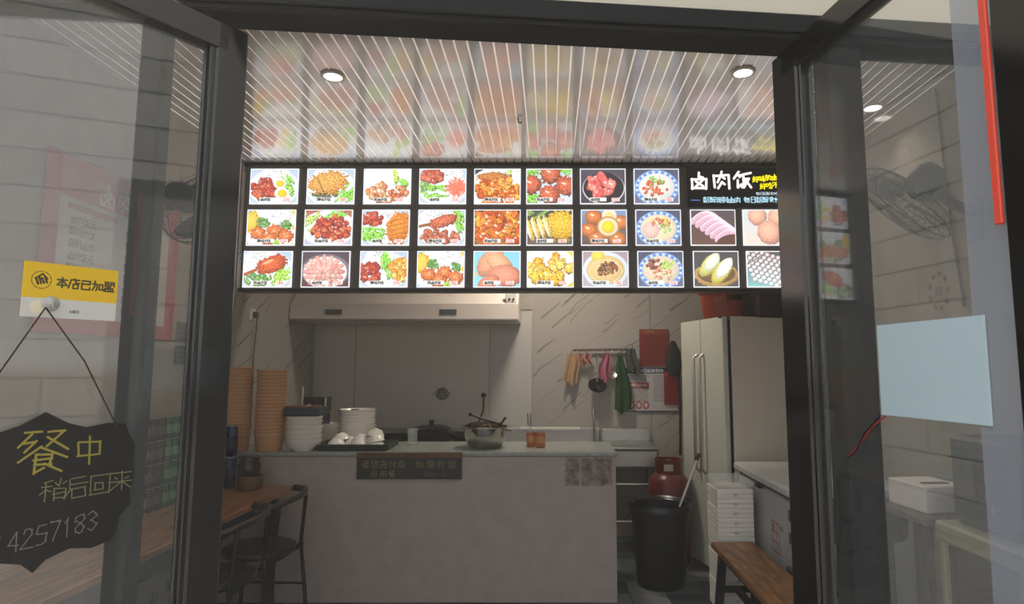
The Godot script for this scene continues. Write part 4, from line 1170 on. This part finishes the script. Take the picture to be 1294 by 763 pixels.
	part(bs, "shell", lathe(S(), [Vector2(0, 0), Vector2(0.095, 0), Vector2(0.112, 0.01), Vector2(0.138, 0.07), Vector2(0.145, 0.13), Vector2(0.156, 0.136), Vector2(0.156, 0.140), Vector2(0.142, 0.137), Vector2(0.134, 0.07), Vector2(0.1, 0.012), Vector2(0, 0.01)], 40), mat(Color(0.78, 0.76, 0.73), 0.14, 1.0))
	var food := S()
	for i in 26:
		var a := rng.randf() * TAU
		var q := sqrt(rng.randf()) * 0.11
		lathe(food, [Vector2(0, -0.02), Vector2(0.022, -0.012), Vector2(0.03, 0), Vector2(0.02, 0.014), Vector2(0, 0.018)], 9, at(Vector3(cos(a) * q, 0.128 + rng.randf() * 0.018, sin(a) * q), rng.randf() * 360, rng.randf_range(-30, 30)))
	var fo := part(bs, "braised_food", food, mat(Color(0.17, 0.1, 0.05), 0.35))
	fo.set_meta("kind", "stuff")
	part(bs, "yellow_scoop", box(S(), Vector3(0.03, 0.148, 0.06), Vector3(0.09, 0.014, 0.04), 0.006), mat(Color(0.6, 0.45, 0.1), 0.5))
	for s in [-1.0, 1.0]:
		part(bs, "ring_handle", tube(S(), [Vector3(s * 0.146, 0.11, -0.03), Vector3(s * 0.168, 0.105, 0), Vector3(s * 0.146, 0.11, 0.03)], 0.005, 6), M.steel)
	var tg := thing("serving_tongs", "dark serving tongs resting across the steel basin", "tongs", at(D(-0.455, top + 0.182, 4.40)))
	for s in [-1.0, 1.0]:
		part(tg, "arm", tube(S(), [Vector3(-0.10, 0.045, s * 0.01), Vector3(-0.03, 0.02, s * 0.018), Vector3(0.1, -0.015, s * 0.03)], 0.012, 8, 0.016, 0.5), mat(Color(0.1, 0.08, 0.06), 0.45))
	part(tg, "hinge", lathe(S(), [Vector2(0, -0.012), Vector2(0.013, -0.01), Vector2(0.013, 0.01), Vector2(0, 0.012)], 12, at(Vector3(-0.105, 0.046, 0), 0, 90)), M.black)
	var ld2 := thing("short_ladle", "ladle handle sticking up at the right rim of the steel basin", "ladle", at(D(-0.36, top + 0.12, 4.44)))
	part(ld2, "handle", tube(S(), [Vector3(-0.03, -0.02, 0), Vector3(0.02, 0.05, -0.01), Vector3(0.045, 0.085, -0.01)], 0.008, 8), mat(Color(0.14, 0.11, 0.09), 0.4))
	part(ld2, "bowl", lathe(S(), [Vector2(0, -0.02), Vector2(0.025, -0.012), Vector2(0.032, 0.004), Vector2(0.027, 0.004), Vector2(0, -0.012)], 16, at(Vector3(-0.04, -0.012, 0))), M.steel)
	# two small orange tubs, a spoon standing in one
	var or1 := thing("orange_tub", "small orange plastic tub with a spoon in it on the counter", "tub", at(D(-0.134, top, 4.47)))
	var om := mat(Color(0.72, 0.40, 0.22), 0.4)
	part(or1, "body", lathe(S(), [Vector2(0, 0), Vector2(0.03, 0), Vector2(0.032, 0.004), Vector2(0.034, 0.096), Vector2(0.031, 0.096), Vector2(0.028, 0.01), Vector2(0, 0.009)], 24), om)
	part(or1, "label_band", lathe(S(), [Vector2(0.0335, 0.03), Vector2(0.0345, 0.032), Vector2(0.0352, 0.072), Vector2(0.034, 0.074)], 24), mat(Color(0.78, 0.52, 0.36), 0.4))
	var or2 := copy(or1, at(D(-0.066, top, 4.42)), "small orange plastic tub in front of the spoon tub, nearest the counter edge")
	or2.scale = Vector3(1, 1.02, 1)
	var s2 := thing("table_spoon", "black-handled steel spoon standing in the orange tub", "spoon", at(D(-0.137, top + 0.012, 4.47)))
	part(s2, "stem", tube(S(), [Vector3(0, 0, 0), Vector3(0.0, 0.1, 0), Vector3(-0.008, 0.14, 0)], 0.004, 6), M.steel)
	part(s2, "grip", tube(S(), [Vector3(-0.008, 0.13, 0), Vector3(-0.012, 0.19, 0), Vector3(-0.013, 0.22, 0)], 0.013, 10), M.brushed)


func right_side() -> void:
	# fridge, its doors facing the aisle
	var f := thing("upright_fridge", "tall white upright fridge with double handles", "fridge", at(D(1.245, 0, 4.45), 14.8))
	# local: x to the right along the side face, -z to the back along the door face
	part(f, "body", box(S(), Vector3(0.36, 0.96, -0.33), Vector3(0.58, 1.83, 0.66), 0.006), mat(Color(0.84, 0.80, 0.74), 0.35))
	part(f, "hinge_gap", box(S(), Vector3(0.06, 0.96, -0.33), Vector3(0.03, 1.8, 0.63), 0.0), M.black)
	for k in 2:
		var d := part(f, "door", box(S(), Vector3(0.022, 0.96, -0.165 - k * 0.33), Vector3(0.045, 1.83, 0.322), 0.006), mat(Color(0.76, 0.77, 0.72), 0.25))
		var hz := -0.285 - k * 0.09
		part(d, "handle", tube(S(), [Vector3(-0.004, 0.72, hz), Vector3(-0.04, 0.75, hz), Vector3(-0.04, 1.58, hz), Vector3(-0.004, 1.61, hz)], 0.011, 8), M.brushed)
	part(f, "top_strip", box(S(), Vector3(0.2, 1.876, -0.3), Vector3(0.24, 0.012, 0.5), 0.003), M.white)
	part(f, "hinge_plate", box(S(), Vector3(0.035, 1.87, -0.025), Vector3(0.09, 0.012, 0.03), 0.002), M.black)
	for q in [Vector3(0.12, 0.022, -0.06), Vector3(0.6, 0.022, -0.06), Vector3(0.12, 0.022, -0.6), Vector3(0.6, 0.022, -0.6)]:
		part(f, "foot", box(S(), q, Vector3(0.05, 0.045, 0.05), 0.004), M.black)
	# baskets on the fridge
	var b := thing("orange_basket", "orange-red plastic basket on top of the fridge", "basket", at(D(1.33, 1.882, 4.74), 8))
	part(b, "tub", lathe(S(), [Vector2(0, 0), Vector2(0.14, 0), Vector2(0.15, 0.01), Vector2(0.175, 0.18), Vector2(0.19, 0.185), Vector2(0.19, 0.2), Vector2(0.168, 0.195), Vector2(0.14, 0.02), Vector2(0, 0.015)], 32, Transform3D(), 0.75), mat(Color(0.58, 0.21, 0.12), 0.45))
	part(b, "handle_slot", box(S(), Vector3(0.05, 0.155, 0.117), Vector3(0.1, 0.04, 0.025), 0.006), M.black_soft, Transform3D(), "dark handle slot")
	part(b, "paper_label", card(0.09, 0.05, 0.003), mat(Color(0.66, 0.34, 0.24), 0.6), at(Vector3(-0.07, 0.15, 0.116), -22))
	var b2 := thing("dark_basket", "dark red-brown basket behind the door stile on the fridge", "basket", at(D(1.68, 1.87, 4.72), 8))
	part(b2, "tub", box(S(), Vector3(0, 0.1, 0), Vector3(0.34, 0.2, 0.3), 0.02), mat(Color(0.16, 0.05, 0.045), 0.5))
	part(b2, "rim", box(S(), Vector3(0, 0.2, 0), Vector3(0.37, 0.022, 0.33), 0.008), mat(Color(0.18, 0.06, 0.05), 0.5))
	# chest freezer
	var z := thing("chest_freezer", "white chest freezer with a flat lid beside the fridge", "freezer", at(D(1.30, 0, 3.44)))
	part(z, "body", box(S(), Vector3(0.34, 0.41, -0.48), Vector3(0.66, 0.74, 0.95), 0.012), mat(Color(0.70, 0.72, 0.72), 0.3))
	part(z, "seal", box(S(), Vector3(0.34, 0.79, -0.48), Vector3(0.65, 0.022, 0.93), 0.003), M.black)
	part(z, "lid", box(S(), Vector3(0.33, 0.828, -0.48), Vector3(0.70, 0.055, 0.98), 0.014), mat(Color(0.74, 0.75, 0.74), 0.3))
	part(z, "lid_latch", box(S(), Vector3(-0.026, 0.79, -0.42), Vector3(0.03, 0.02, 0.08), 0.004), M.black)
	for q in [Vector3(0.06, 0.02, -0.06), Vector3(0.6, 0.02, -0.06), Vector3(0.06, 0.02, -0.9), Vector3(0.6, 0.02, -0.9)]:
		part(z, "foot", box(S(), q, Vector3(0.05, 0.045, 0.05), 0.004), M.black)
	var fp := Pic.new(160, 160, Color(0.72, 0.72, 0.72), 3)
	for i in 4:
		fp.rect(8 + i * 34, 10, 5, 140, Color(0.5, 0.1, 0.1))
		fp.rect(8, 12 + i * 44, 106, 5, Color(0.5, 0.1, 0.1))
	fp.write("食", 20, 22, 36, 5, Color(0.5, 0.1, 0.1))
	fp.write("新鲜", 126, 16, 22, 3, Color(0.25, 0.2, 0.2), 1.2)
	part(z, "printed_mark", card(0.2, 0.2, 0.003), printed(fp.im, 0.4), at(Vector3(0.009, 0.53, -0.24), -90), "red printed mark")
	for k in 2:
		part(z, "printed_text", card(0.03, 0.06, 0.003), mat(Color(0.3, 0.3, 0.3), 0.5), at(Vector3(0.009, 0.70 - k * 0.12, -0.04), -90), "small dark print")
	# foam boxes
	var fb := thing("foam_box", "white foam takeaway box in the stack by the freezer, bottom one", "foam box", at(D(1.155, 0.0, 4.08)), "foam boxes stacked by the freezer")
	part(fb, "base", box(S(), Vector3(0, 0.0145, 0), Vector3(0.226, 0.0285, 0.251), 0.003), M.foam)
	part(fb, "lid", box(S(), Vector3(0, 0.043, 0), Vector3(0.228, 0.0275, 0.253), 0.004), M.foam)
	part(fb, "latch", box(S(), Vector3(0, 0.028, 0.128), Vector3(0.022, 0.016, 0.008), 0.002), mat(Color(0.74, 0.72, 0.69), 0.5))
	for i in range(1, 13):
		copy(fb, at(D(1.155 + rng.randf_range(-0.002, 0.002), i * 0.0575, 4.08), rng.randf_range(-1, 1)), "white foam takeaway box in the stack by the freezer, " + nth(i, 13))
	var pb := thing("plastic_bag", "clear plastic bag lying crumpled over the top foam boxes", "bag", at(D(1.155, 0.75, 4.08)))
	var film := mat(Color(0.85, 0.86, 0.86, 0.28), 0.35)
	film.transparency = BaseMaterial3D.TRANSPARENCY_ALPHA
	part(pb, "film", box(S(), Vector3(0, 0.03, 0), Vector3(0.24, 0.06, 0.262), 0.02), film)
	part(pb, "knot", tube(S(), [Vector3(-0.05, 0.055, 0.1), Vector3(-0.03, 0.085, 0.08), Vector3(0.0, 0.07, 0.05)], 0.014, 8, 0.004), film)
	# bench
	var bench := thing("wooden_bench", "long brown wooden bench on black legs beside the freezer", "bench", at(D(1.11, 0, 3.28)))
	part(bench, "seat", box(S(), Vector3(0, 0.432, 0), Vector3(0.26, 0.036, 1.24), 0.006), M.wood)
	for s in [-1.0, 1.0]:
		for t in [-1.0, 1.0]:
			part(bench, "leg", box(S(), Vector3(t * 0.1, 0.207, s * 0.54), Vector3(0.045, 0.42, 0.045), 0.004, Basis(Vector3(0, 0, 1), t * 0.1)), M.black_soft)
		part(bench, "rung", box(S(), Vector3(0, 0.2, s * 0.54), Vector3(0.2, 0.035, 0.025), 0.004), M.black_soft)
	part(bench, "stretcher", box(S(), Vector3(0, 0.2, 0), Vector3(0.035, 0.035, 1.06), 0.004), M.black_soft)
	part(bench, "apron", box(S(), Vector3(-0.08, 0.39, 0), Vector3(0.02, 0.05, 1.1), 0.003), M.black_soft)
	# plastic chair
	var ch := thing("black_chair", "black plastic chair standing in front of the freezer", "chair", at(D(1.435, 0, 3.03)))
	var back := PackedVector2Array()
	for i in 40:
		var a := TAU * i / 40.0
		back.append(Vector2(signf(cos(a)) * pow(absf(cos(a)), 0.4) * 0.262, 0.77 + signf(sin(a)) * pow(absf(sin(a)), 0.4) * 0.095))
	part(ch, "backrest", prism(S(), back, 0.022, at(Vector3(0, 0, 0.0))), M.black_plastic)
	part(ch, "seat", box(S(), Vector3(0, 0.44, -0.2), Vector3(0.36, 0.03, 0.4), 0.012), M.black_plastic)
	for s in [-1.0, 1.0]:
		part(ch, "leg", tube(S(), [Vector3(s * 0.17, 0.0, 0.02), Vector3(s * 0.16, 0.45, 0.0), Vector3(s * 0.16, 0.72, 0.0)], 0.013, 8), M.black)
		part(ch, "leg", tube(S(), [Vector3(s * 0.17, 0.0, -0.39), Vector3(s * 0.16, 0.43, -0.36)], 0.013, 8), M.black)
	# cabinet by the glass with an appliance on it
	var cb := thing("beige_cabinet", "beige metal cabinet with a dark open front by the right glass", "cabinet", at(D(1.53, 0, 2.5)))
	var bm := mat(Color(0.62, 0.59, 0.48), 0.45)
	part(cb, "top", box(S(), Vector3(0.22, 0.87, 0.21), Vector3(0.46, 0.075, 0.47), 0.01), bm)
	part(cb, "side_panel", box(S(), Vector3(0.22, 0.42, 0.42), Vector3(0.44, 0.83, 0.05), 0.006), bm)
	part(cb, "side_panel", box(S(), Vector3(0.22, 0.42, 0.0), Vector3(0.44, 0.83, 0.03), 0.006), bm)
	part(cb, "back_panel", box(S(), Vector3(0.43, 0.42, 0.21), Vector3(0.02, 0.83, 0.40), 0.003), M.black_soft)
	part(cb, "shelf", box(S(), Vector3(0.22, 0.05, 0.21), Vector3(0.42, 0.04, 0.40), 0.003), M.black_soft)
	part(cb, "door_glass", box(S(), Vector3(0.02, 0.43, 0.205), Vector3(0.012, 0.78, 0.37), 0.002), M.dark_glass)
	var ap := thing("black_appliance", "black box-shaped appliance on the beige cabinet", "appliance", at(D(1.76, 0.908, 2.31)))
	part(ap, "body", box(S(), Vector3(0, 0.17, 0), Vector3(0.38, 0.33, 0.34), 0.015), mat(Color(0.09, 0.1, 0.13), 0.35))
	part(ap, "lid_seam", box(S(), Vector3(0, 0.25, 0), Vector3(0.384, 0.006, 0.344), 0.001), M.black)
	part(ap, "knob", lathe(S(), [Vector2(0.018, 0), Vector2(0.016, 0.014), Vector2(0, 0.016)], 14, aim(Vector3(-0.19, 0.1, 0.08), Vector3(-1, 0, 0))), M.steel)
	var st := thing("side_table", "dark low side table with papers behind the beige cabinet", "table", at(D(1.76, 0, 2.76)))
	part(st, "top", box(S(), Vector3(0, 0.88, 0), Vector3(0.5, 0.03, 0.36), 0.005), mat(Color(0.35, 0.28, 0.25), 0.5))
	for i in [-1.0, 1.0]:
		for j in [-1.0, 1.0]:
			part(st, "leg", box(S(), Vector3(i * 0.22, 0.43, j * 0.15), Vector3(0.035, 0.86, 0.035), 0.003), M.black_soft)
	var wb := thing("white_carton", "white carton with a dark slot on the side table", "carton", at(D(1.66, 0.896, 2.79), 6))
	part(wb, "box", box(S(), Vector3(0, 0.055, 0), Vector3(0.2, 0.11, 0.24), 0.004), M.foam)
	part(wb, "slot", box(S(), Vector3(0.0, 0.112, 0.05), Vector3(0.12, 0.004, 0.03), 0.001), M.black_soft)
	var gb := thing("grey_carton", "grey carton next to the white one on the side table", "carton", at(D(1.86, 0.896, 2.76), -4))
	part(gb, "box", box(S(), Vector3(0, 0.06, 0), Vector3(0.17, 0.12, 0.28), 0.004), mat(Color(0.4, 0.43, 0.45), 0.6))
	part(gb, "flap", box(S(), Vector3(0, 0.122, 0.02), Vector3(0.172, 0.004, 0.14), 0.001), mat(Color(0.45, 0.48, 0.5), 0.6))
	# wall fan on the right
	fan("wall_fan", "black wall fan tilted downwards on the right wall", D(1.62, 2.25, 2.76), Vector3(-0.616, -0.72, -0.32), 0.235, D(2.015, 2.22, 2.84), Color(0.07, 0.07, 0.075))
	var dc := thing("wall_decal", "ring of small dark dots stuck on the right wall below the fan", "decal", at(D(2.018, 1.9, 3.18), -90))
	for i in 9:
		var a := TAU * i / 9.0
		part(dc, "dot", box(S(), Vector3(cos(a) * 0.075, sin(a) * 0.09, 0), Vector3(0.022, 0.028, 0.002), 0.0005, Basis(Vector3(0, 0, 1), a)), mat(Color(0.4, 0.36, 0.33), 0.8))
	part(dc, "centre_mark", box(S(), Vector3.ZERO, Vector3(0.05, 0.045, 0.002), 0.0005), mat(Color(0.45, 0.4, 0.37), 0.8))
	solo("wall_cable", tube(S(), [Vector3(0, 0.7, 0), Vector3(0.02, 0.3, 0), Vector3(0.05, -0.1, 0), Vector3(0.1, -0.45, 0)], 0.006, 6), mat(Color(0.2, 0.19, 0.18), 0.6), "thin dark cable running down the right wall behind the fan", "cable", at(D(2.012, 2.25, 3.08), -90))
	for k in 2:
		solo("wall_notice", card(0.2, 0.24, 0.004), printed(notice_print(96, 128, Color(0.55, 0.58, 0.62) if k == 0 else Color(0.42, 0.47, 0.55), Color(0.3, 0.32, 0.36), "元", Color(0.25, 0.3, 0.4), 7), 0.6), ["pale notice on the right wall behind the door stile", "bluish notice next to the pale one on the right wall"][k], "notice", at(D(2.017, 1.88, 4.2 + k * 0.24), -90))


func fan(called: String, label: String, c: Vector3, n: Vector3, r: float, wall: Vector3, col: Color) -> void:
	var o := thing(called, label, "fan", Transform3D(Basis(), wall))
	var x := aim(c - wall, n)
	var dark := mat(col, 0.4)
	var cage := S()
	for q in [[1.0, 0.0], [0.98, 0.035], [0.97, -0.035], [0.7, 0.06], [0.35, 0.07], [0.7, -0.055]]:
		var ring := []
		for i in 33:
			var a := TAU * i / 32.0
			ring.append(x * Vector3(cos(a) * r * q[0], q[1], sin(a) * r * q[0]))
		tube(cage, ring, 0.0055 if q[0] == 1.0 else 0.0022, 5)
	for i in 44:
		var a := TAU * i / 44.0
		for s in [1.0, -1.0]:
			var line := []
			for k in 5:
				var t := [0.2, 0.45, 0.75, 0.95, 1.0][k] as float
				line.append(x * Vector3(cos(a) * r * t, s * [0.072, 0.07, 0.055, 0.03, 0.0][k], sin(a) * r * t))
			tube(cage, line, 0.0013, 4)
	part(o, "cage", cage, dark)
	part(o, "badge", lathe(S(), [Vector2(0, 0.082), Vector2(0.04, 0.08), Vector2(0.05, 0.072), Vector2(0.045, 0.066)], 20, x), dark)
	for k in 3:
		var blade := S()
		blade.set_smooth_group(1)
		var a0 := TAU * k / 3.0
		for i in 6:
			for j in 6:
				var v := []
				for q in [[i, j], [i + 1, j], [i + 1, j + 1], [i, j + 1]]:
					var t: float = 0.18 + 0.7 * q[0] / 6.0
					var w: float = (q[1] / 6.0 - 0.5) * 1.5 * (0.7 + 0.4 * sin(t * 3.0))
					v.append(x * Vector3(cos(a0 + w) * r * t, -w * 0.03, sin(a0 + w) * r * t))
				quad(blade, v[0], v[1], v[2], v[3], n)
				quad(blade, v[0] - n * 0.002, v[1] - n * 0.002, v[2] - n * 0.002, v[3] - n * 0.002, -n)
		part(o, "blade", blade, mat(col.lightened(0.12), 0.35))
	part(o, "motor", lathe(S(), [Vector2(0, -0.21), Vector2(0.05, -0.2), Vector2(0.07, -0.17), Vector2(0.072, -0.08), Vector2(0.06, -0.05), Vector2(0, -0.05)], 24, x), dark)
	var m := x * Vector3(0, -0.13, 0)
	part(o, "arm", tube(S(), [m, m.lerp(Vector3.ZERO, 0.5) + Vector3(0, -0.03, 0), Vector3.ZERO], 0.03, 10, 0.024), dark)
	var side := signf(wall.x)
	part(o, "wall_plate", box(S(), Vector3(side * -0.02, -0.03, 0), Vector3(0.035, 0.19, 0.11), 0.01), dark)


func left_side() -> void:
	var t := thing("wooden_table", "long brown wooden table along the left wall", "table", at(D(-1.93, 0, 3.0)))
	part(t, "tabletop", box(S(), Vector3(0, 0.733, 0), Vector3(0.56, 0.034, 2.16), 0.005), M.wood)
	part(t, "apron", box(S(), Vector3(0.2, 0.66, 0), Vector3(0.02, 0.11, 2.0), 0.003), M.black_soft)
	for i in [-1.0, 1.0]:
		for j in [-1.0, 1.0]:
			part(t, "leg", box(S(), Vector3(i * 0.21, 0.358, j * 0.95), Vector3(0.045, 0.716, 0.045), 0.003), M.black_soft)
	# bent-back metal chairs
	var c := thing("metal_chair", "black metal chair with a bent back rail, nearer the door", "chair", at(D(-1.54, 0, 3.24)))
	part(c, "back_rail", tube(S(), [Vector3(-0.07, 0.705, 0.22), Vector3(0.02, 0.73, 0.19), Vector3(0.06, 0.745, 0.08), Vector3(0.07, 0.75, 0.0), Vector3(0.06, 0.755, -0.08), Vector3(0.02, 0.76, -0.18), Vector3(-0.07, 0.76, -0.22)], 0.022, 10, -1.0, 0.8), mat(Color(0.16, 0.11, 0.08), 0.3))
	for s in [-1.0, 1.0]:
		part(c, "back_post", tube(S(), [Vector3(0.035, 0.735, s * 0.16), Vector3(0.01, 0.45, s * 0.17), Vector3(0.05, 0.0, s * 0.2)], 0.012, 8), mat(Color(0.13, 0.12, 0.11), 0.3, 0.5))
		part(c, "front_leg", tube(S(), [Vector3(-0.34, 0.44, s * 0.17), Vector3(-0.37, 0.0, s * 0.19)], 0.012, 8), M.black)
		part(c, "side_rung", tube(S(), [Vector3(0.03, 0.2, s * 0.19), Vector3(-0.355, 0.2, s * 0.18)], 0.008, 8), M.black)
	part(c, "seat", lathe(S(), [Vector2(0, 0.43), Vector2(0.19, 0.43), Vector2(0.205, 0.445), Vector2(0.2, 0.468), Vector2(0.17, 0.478), Vector2(0, 0.48)], 28, at(Vector3(-0.16, 0, 0))), M.black_plastic)
	part(c, "seat_rail", box(S(), Vector3(0.015, 0.435, 0), Vector3(0.02, 0.03, 0.36), 0.004), M.black)
	copy(c, at(D(-1.545, 0, 3.74), -4), "black metal chair with a bent back rail, against the counter front")
	# cans stacked on the table
	var can := thing("drink_can", "purple drink can at the door end of the bottom row on the table", "can", at(D(-2.12, 0.751, 3.2)), "purple cans stacked on the table")
	part(can, "body", lathe(S(), [Vector2(0, 0.004), Vector2(0.024, 0.004), Vector2(0.026, 0), Vector2(0.033, 0.01), Vector2(0.033, 0.106), Vector2(0.027, 0.117), Vector2(0.027, 0.120), Vector2(0.024, 0.117), Vector2(0, 0.116)], 20), mat(Color(0.30, 0.16, 0.34), 0.3, 0.55))
	part(can, "rim", lathe(S(), [Vector2(0.0255, 0.1165), Vector2(0.0275, 0.1175), Vector2(0.0275, 0.1205), Vector2(0.0245, 0.119)], 20), M.steel)
	part(can, "band", lathe(S(), [Vector2(0.0331, 0.03), Vector2(0.0334, 0.032), Vector2(0.0334, 0.075), Vector2(0.0331, 0.077)], 20), mat(Color(0.6, 0.5, 0.6), 0.3, 0.4))
	var kinds := [["purple", mat(Color(0.30, 0.16, 0.34), 0.3, 0.55), mat(Color(0.6, 0.5, 0.6), 0.3, 0.4)], ["dark red", mat(Color(0.22, 0.07, 0.07), 0.3, 0.55), mat(Color(0.3, 0.28, 0.26), 0.3, 0.4)], ["green", mat(Color(0.06, 0.32, 0.12), 0.3, 0.55), mat(Color(0.35, 0.55, 0.38), 0.3, 0.4)]]
	for layer in 4:
		for i in 6:
			if layer == 0 and i == 0:
				continue
			var k: Array = kinds[i / 2]
			var o := copy(can, at(D(-2.12, 0.751 + layer * 0.1215, 3.2 + i * 0.0685), rng.randf() * 360), "%s drink can in the %s row on the table, %s column from the door" % [k[0], ["bottom", "second", "third", "top"][layer], ["first", "second", "third", "fourth", "fifth", "sixth"][i]], "%s cans stacked on the table" % k[0])
			(o.get_child(0) as MeshInstance3D).material_override = k[1]
			(o.get_child(2) as MeshInstance3D).material_override = k[2]
	for i in 2:
		for j in 2:
			var o := copy(can, at(D(-2.105 + i * 0.078, 0.751 + j * 0.195, 4.0)).scaled_local(Vector3(1.12, 1.61, 1.12)), "tall blue drink can at the far table end, %s, %s" % [["lower", "upper"][j], ["wall side", "aisle side"][i]], "tall blue cans at the far table end")
			(o.get_child(0) as MeshInstance3D).material_override = mat(Color(0.06, 0.12, 0.28), 0.22, 0.6)
			(o.get_child(2) as MeshInstance3D).material_override = mat(Color(0.12, 0.16, 0.25), 0.3, 0.5)
	var bw := thing("wooden_bowl", "low brown wooden bowl on the table end holding a jar", "bowl", at(D(-1.875, 0.751, 3.96)))
	part(bw, "shell", lathe(S(), [Vector2(0, 0), Vector2(0.065, 0), Vector2(0.072, 0.01), Vector2(0.076, 0.085), Vector2(0.07, 0.085), Vector2(0.064, 0.016), Vector2(0, 0.014)], 28), mat(Color(0.4, 0.28, 0.2), 0.5))
	part(bw, "inner_lid", lathe(S(), [Vector2(0.069, 0.06), Vector2(0.0, 0.062)], 24), mat(Color(0.35, 0.24, 0.17), 0.6))
	var jr := thing("sauce_jar", "dark round sauce jar standing in the wooden bowl", "jar", at(D(-1.885, 0.813, 3.96)))
	part(jr, "body", lathe(S(), [Vector2(0, 0), Vector2(0.056, 0), Vector2(0.064, 0.02), Vector2(0.066, 0.09), Vector2(0.055, 0.115), Vector2(0, 0.115)], 28), mat(Color(0.10, 0.035, 0.03), 0.1))
	part(jr, "lid", lathe(S(), [Vector2(0.058, 0.112), Vector2(0.058, 0.135), Vector2(0.05, 0.142), Vector2(0, 0.143)], 28), mat(Color(0.09, 0.06, 0.06), 0.25))
	# wall fan, posters
	fan("wall_fan", "dark wall fan facing the room on the left wall above the poster", D(-1.96, 2.385, 3.36), Vector3(0.15, -0.25, -0.95), 0.21, D(-2.215, 2.43, 3.24), Color(0.09, 0.09, 0.09))
	var p := Pic.new(512, 420, Color(0.66, 0.10, 0.10), 9)
	p.rect(46, 30, 420, 350, Color(0.74, 0.72, 0.68))
	p.rect(46, 30, 420, 70, Color(0.70, 0.30, 0.28))
	p.write("卤肉饭", 170, 38, 52, 8, Color(0.86, 0.82, 0.8), 1.3)
	p.rect(70, 112, 170, 14, Color(0.62, 0.2, 0.18))
	for i in 8:
		for c2 in 2:
			p.write(["卤肉饭元", "鲜味肉饭", "现制卤肉"][(i + c2) % 3], 80 + c2 * 196, 138 + i * 29, 19, 2.5, Color(0.35, 0.32, 0.3))
	solo("menu_poster", card(0.98, 0.82, 0.006), printed(p.im, 0.5), "red-bordered paper menu poster on the left wall behind the door glass", "poster", at(D(-2.212, 2.07, 3.12), 90))
	for k in 2:
		solo("wall_card", card(0.16, 0.11, 0.006), printed(notice_print(96, 64, Color(0.13, 0.11, 0.1), Color(0.3, 0.26, 0.2), "一元", Color(0.18, 0.15, 0.12), 3), 0.5), ["upper small dark card on the left wall beyond the red poster", "lower small dark card on the left wall beyond the red poster"][k], "card", at(D(-2.212, 1.72 - k * 0.14, 3.74), 90))
	solo("cable_duct", box(S(), Vector3.ZERO, Vector3(0.05, 0.9, 0.025), 0.004), mat(Color(0.68, 0.66, 0.62), 0.4), "pale plastic cable duct on the left wall beside the fan", "duct", at(D(-2.206, 2.35, 3.35), 90))
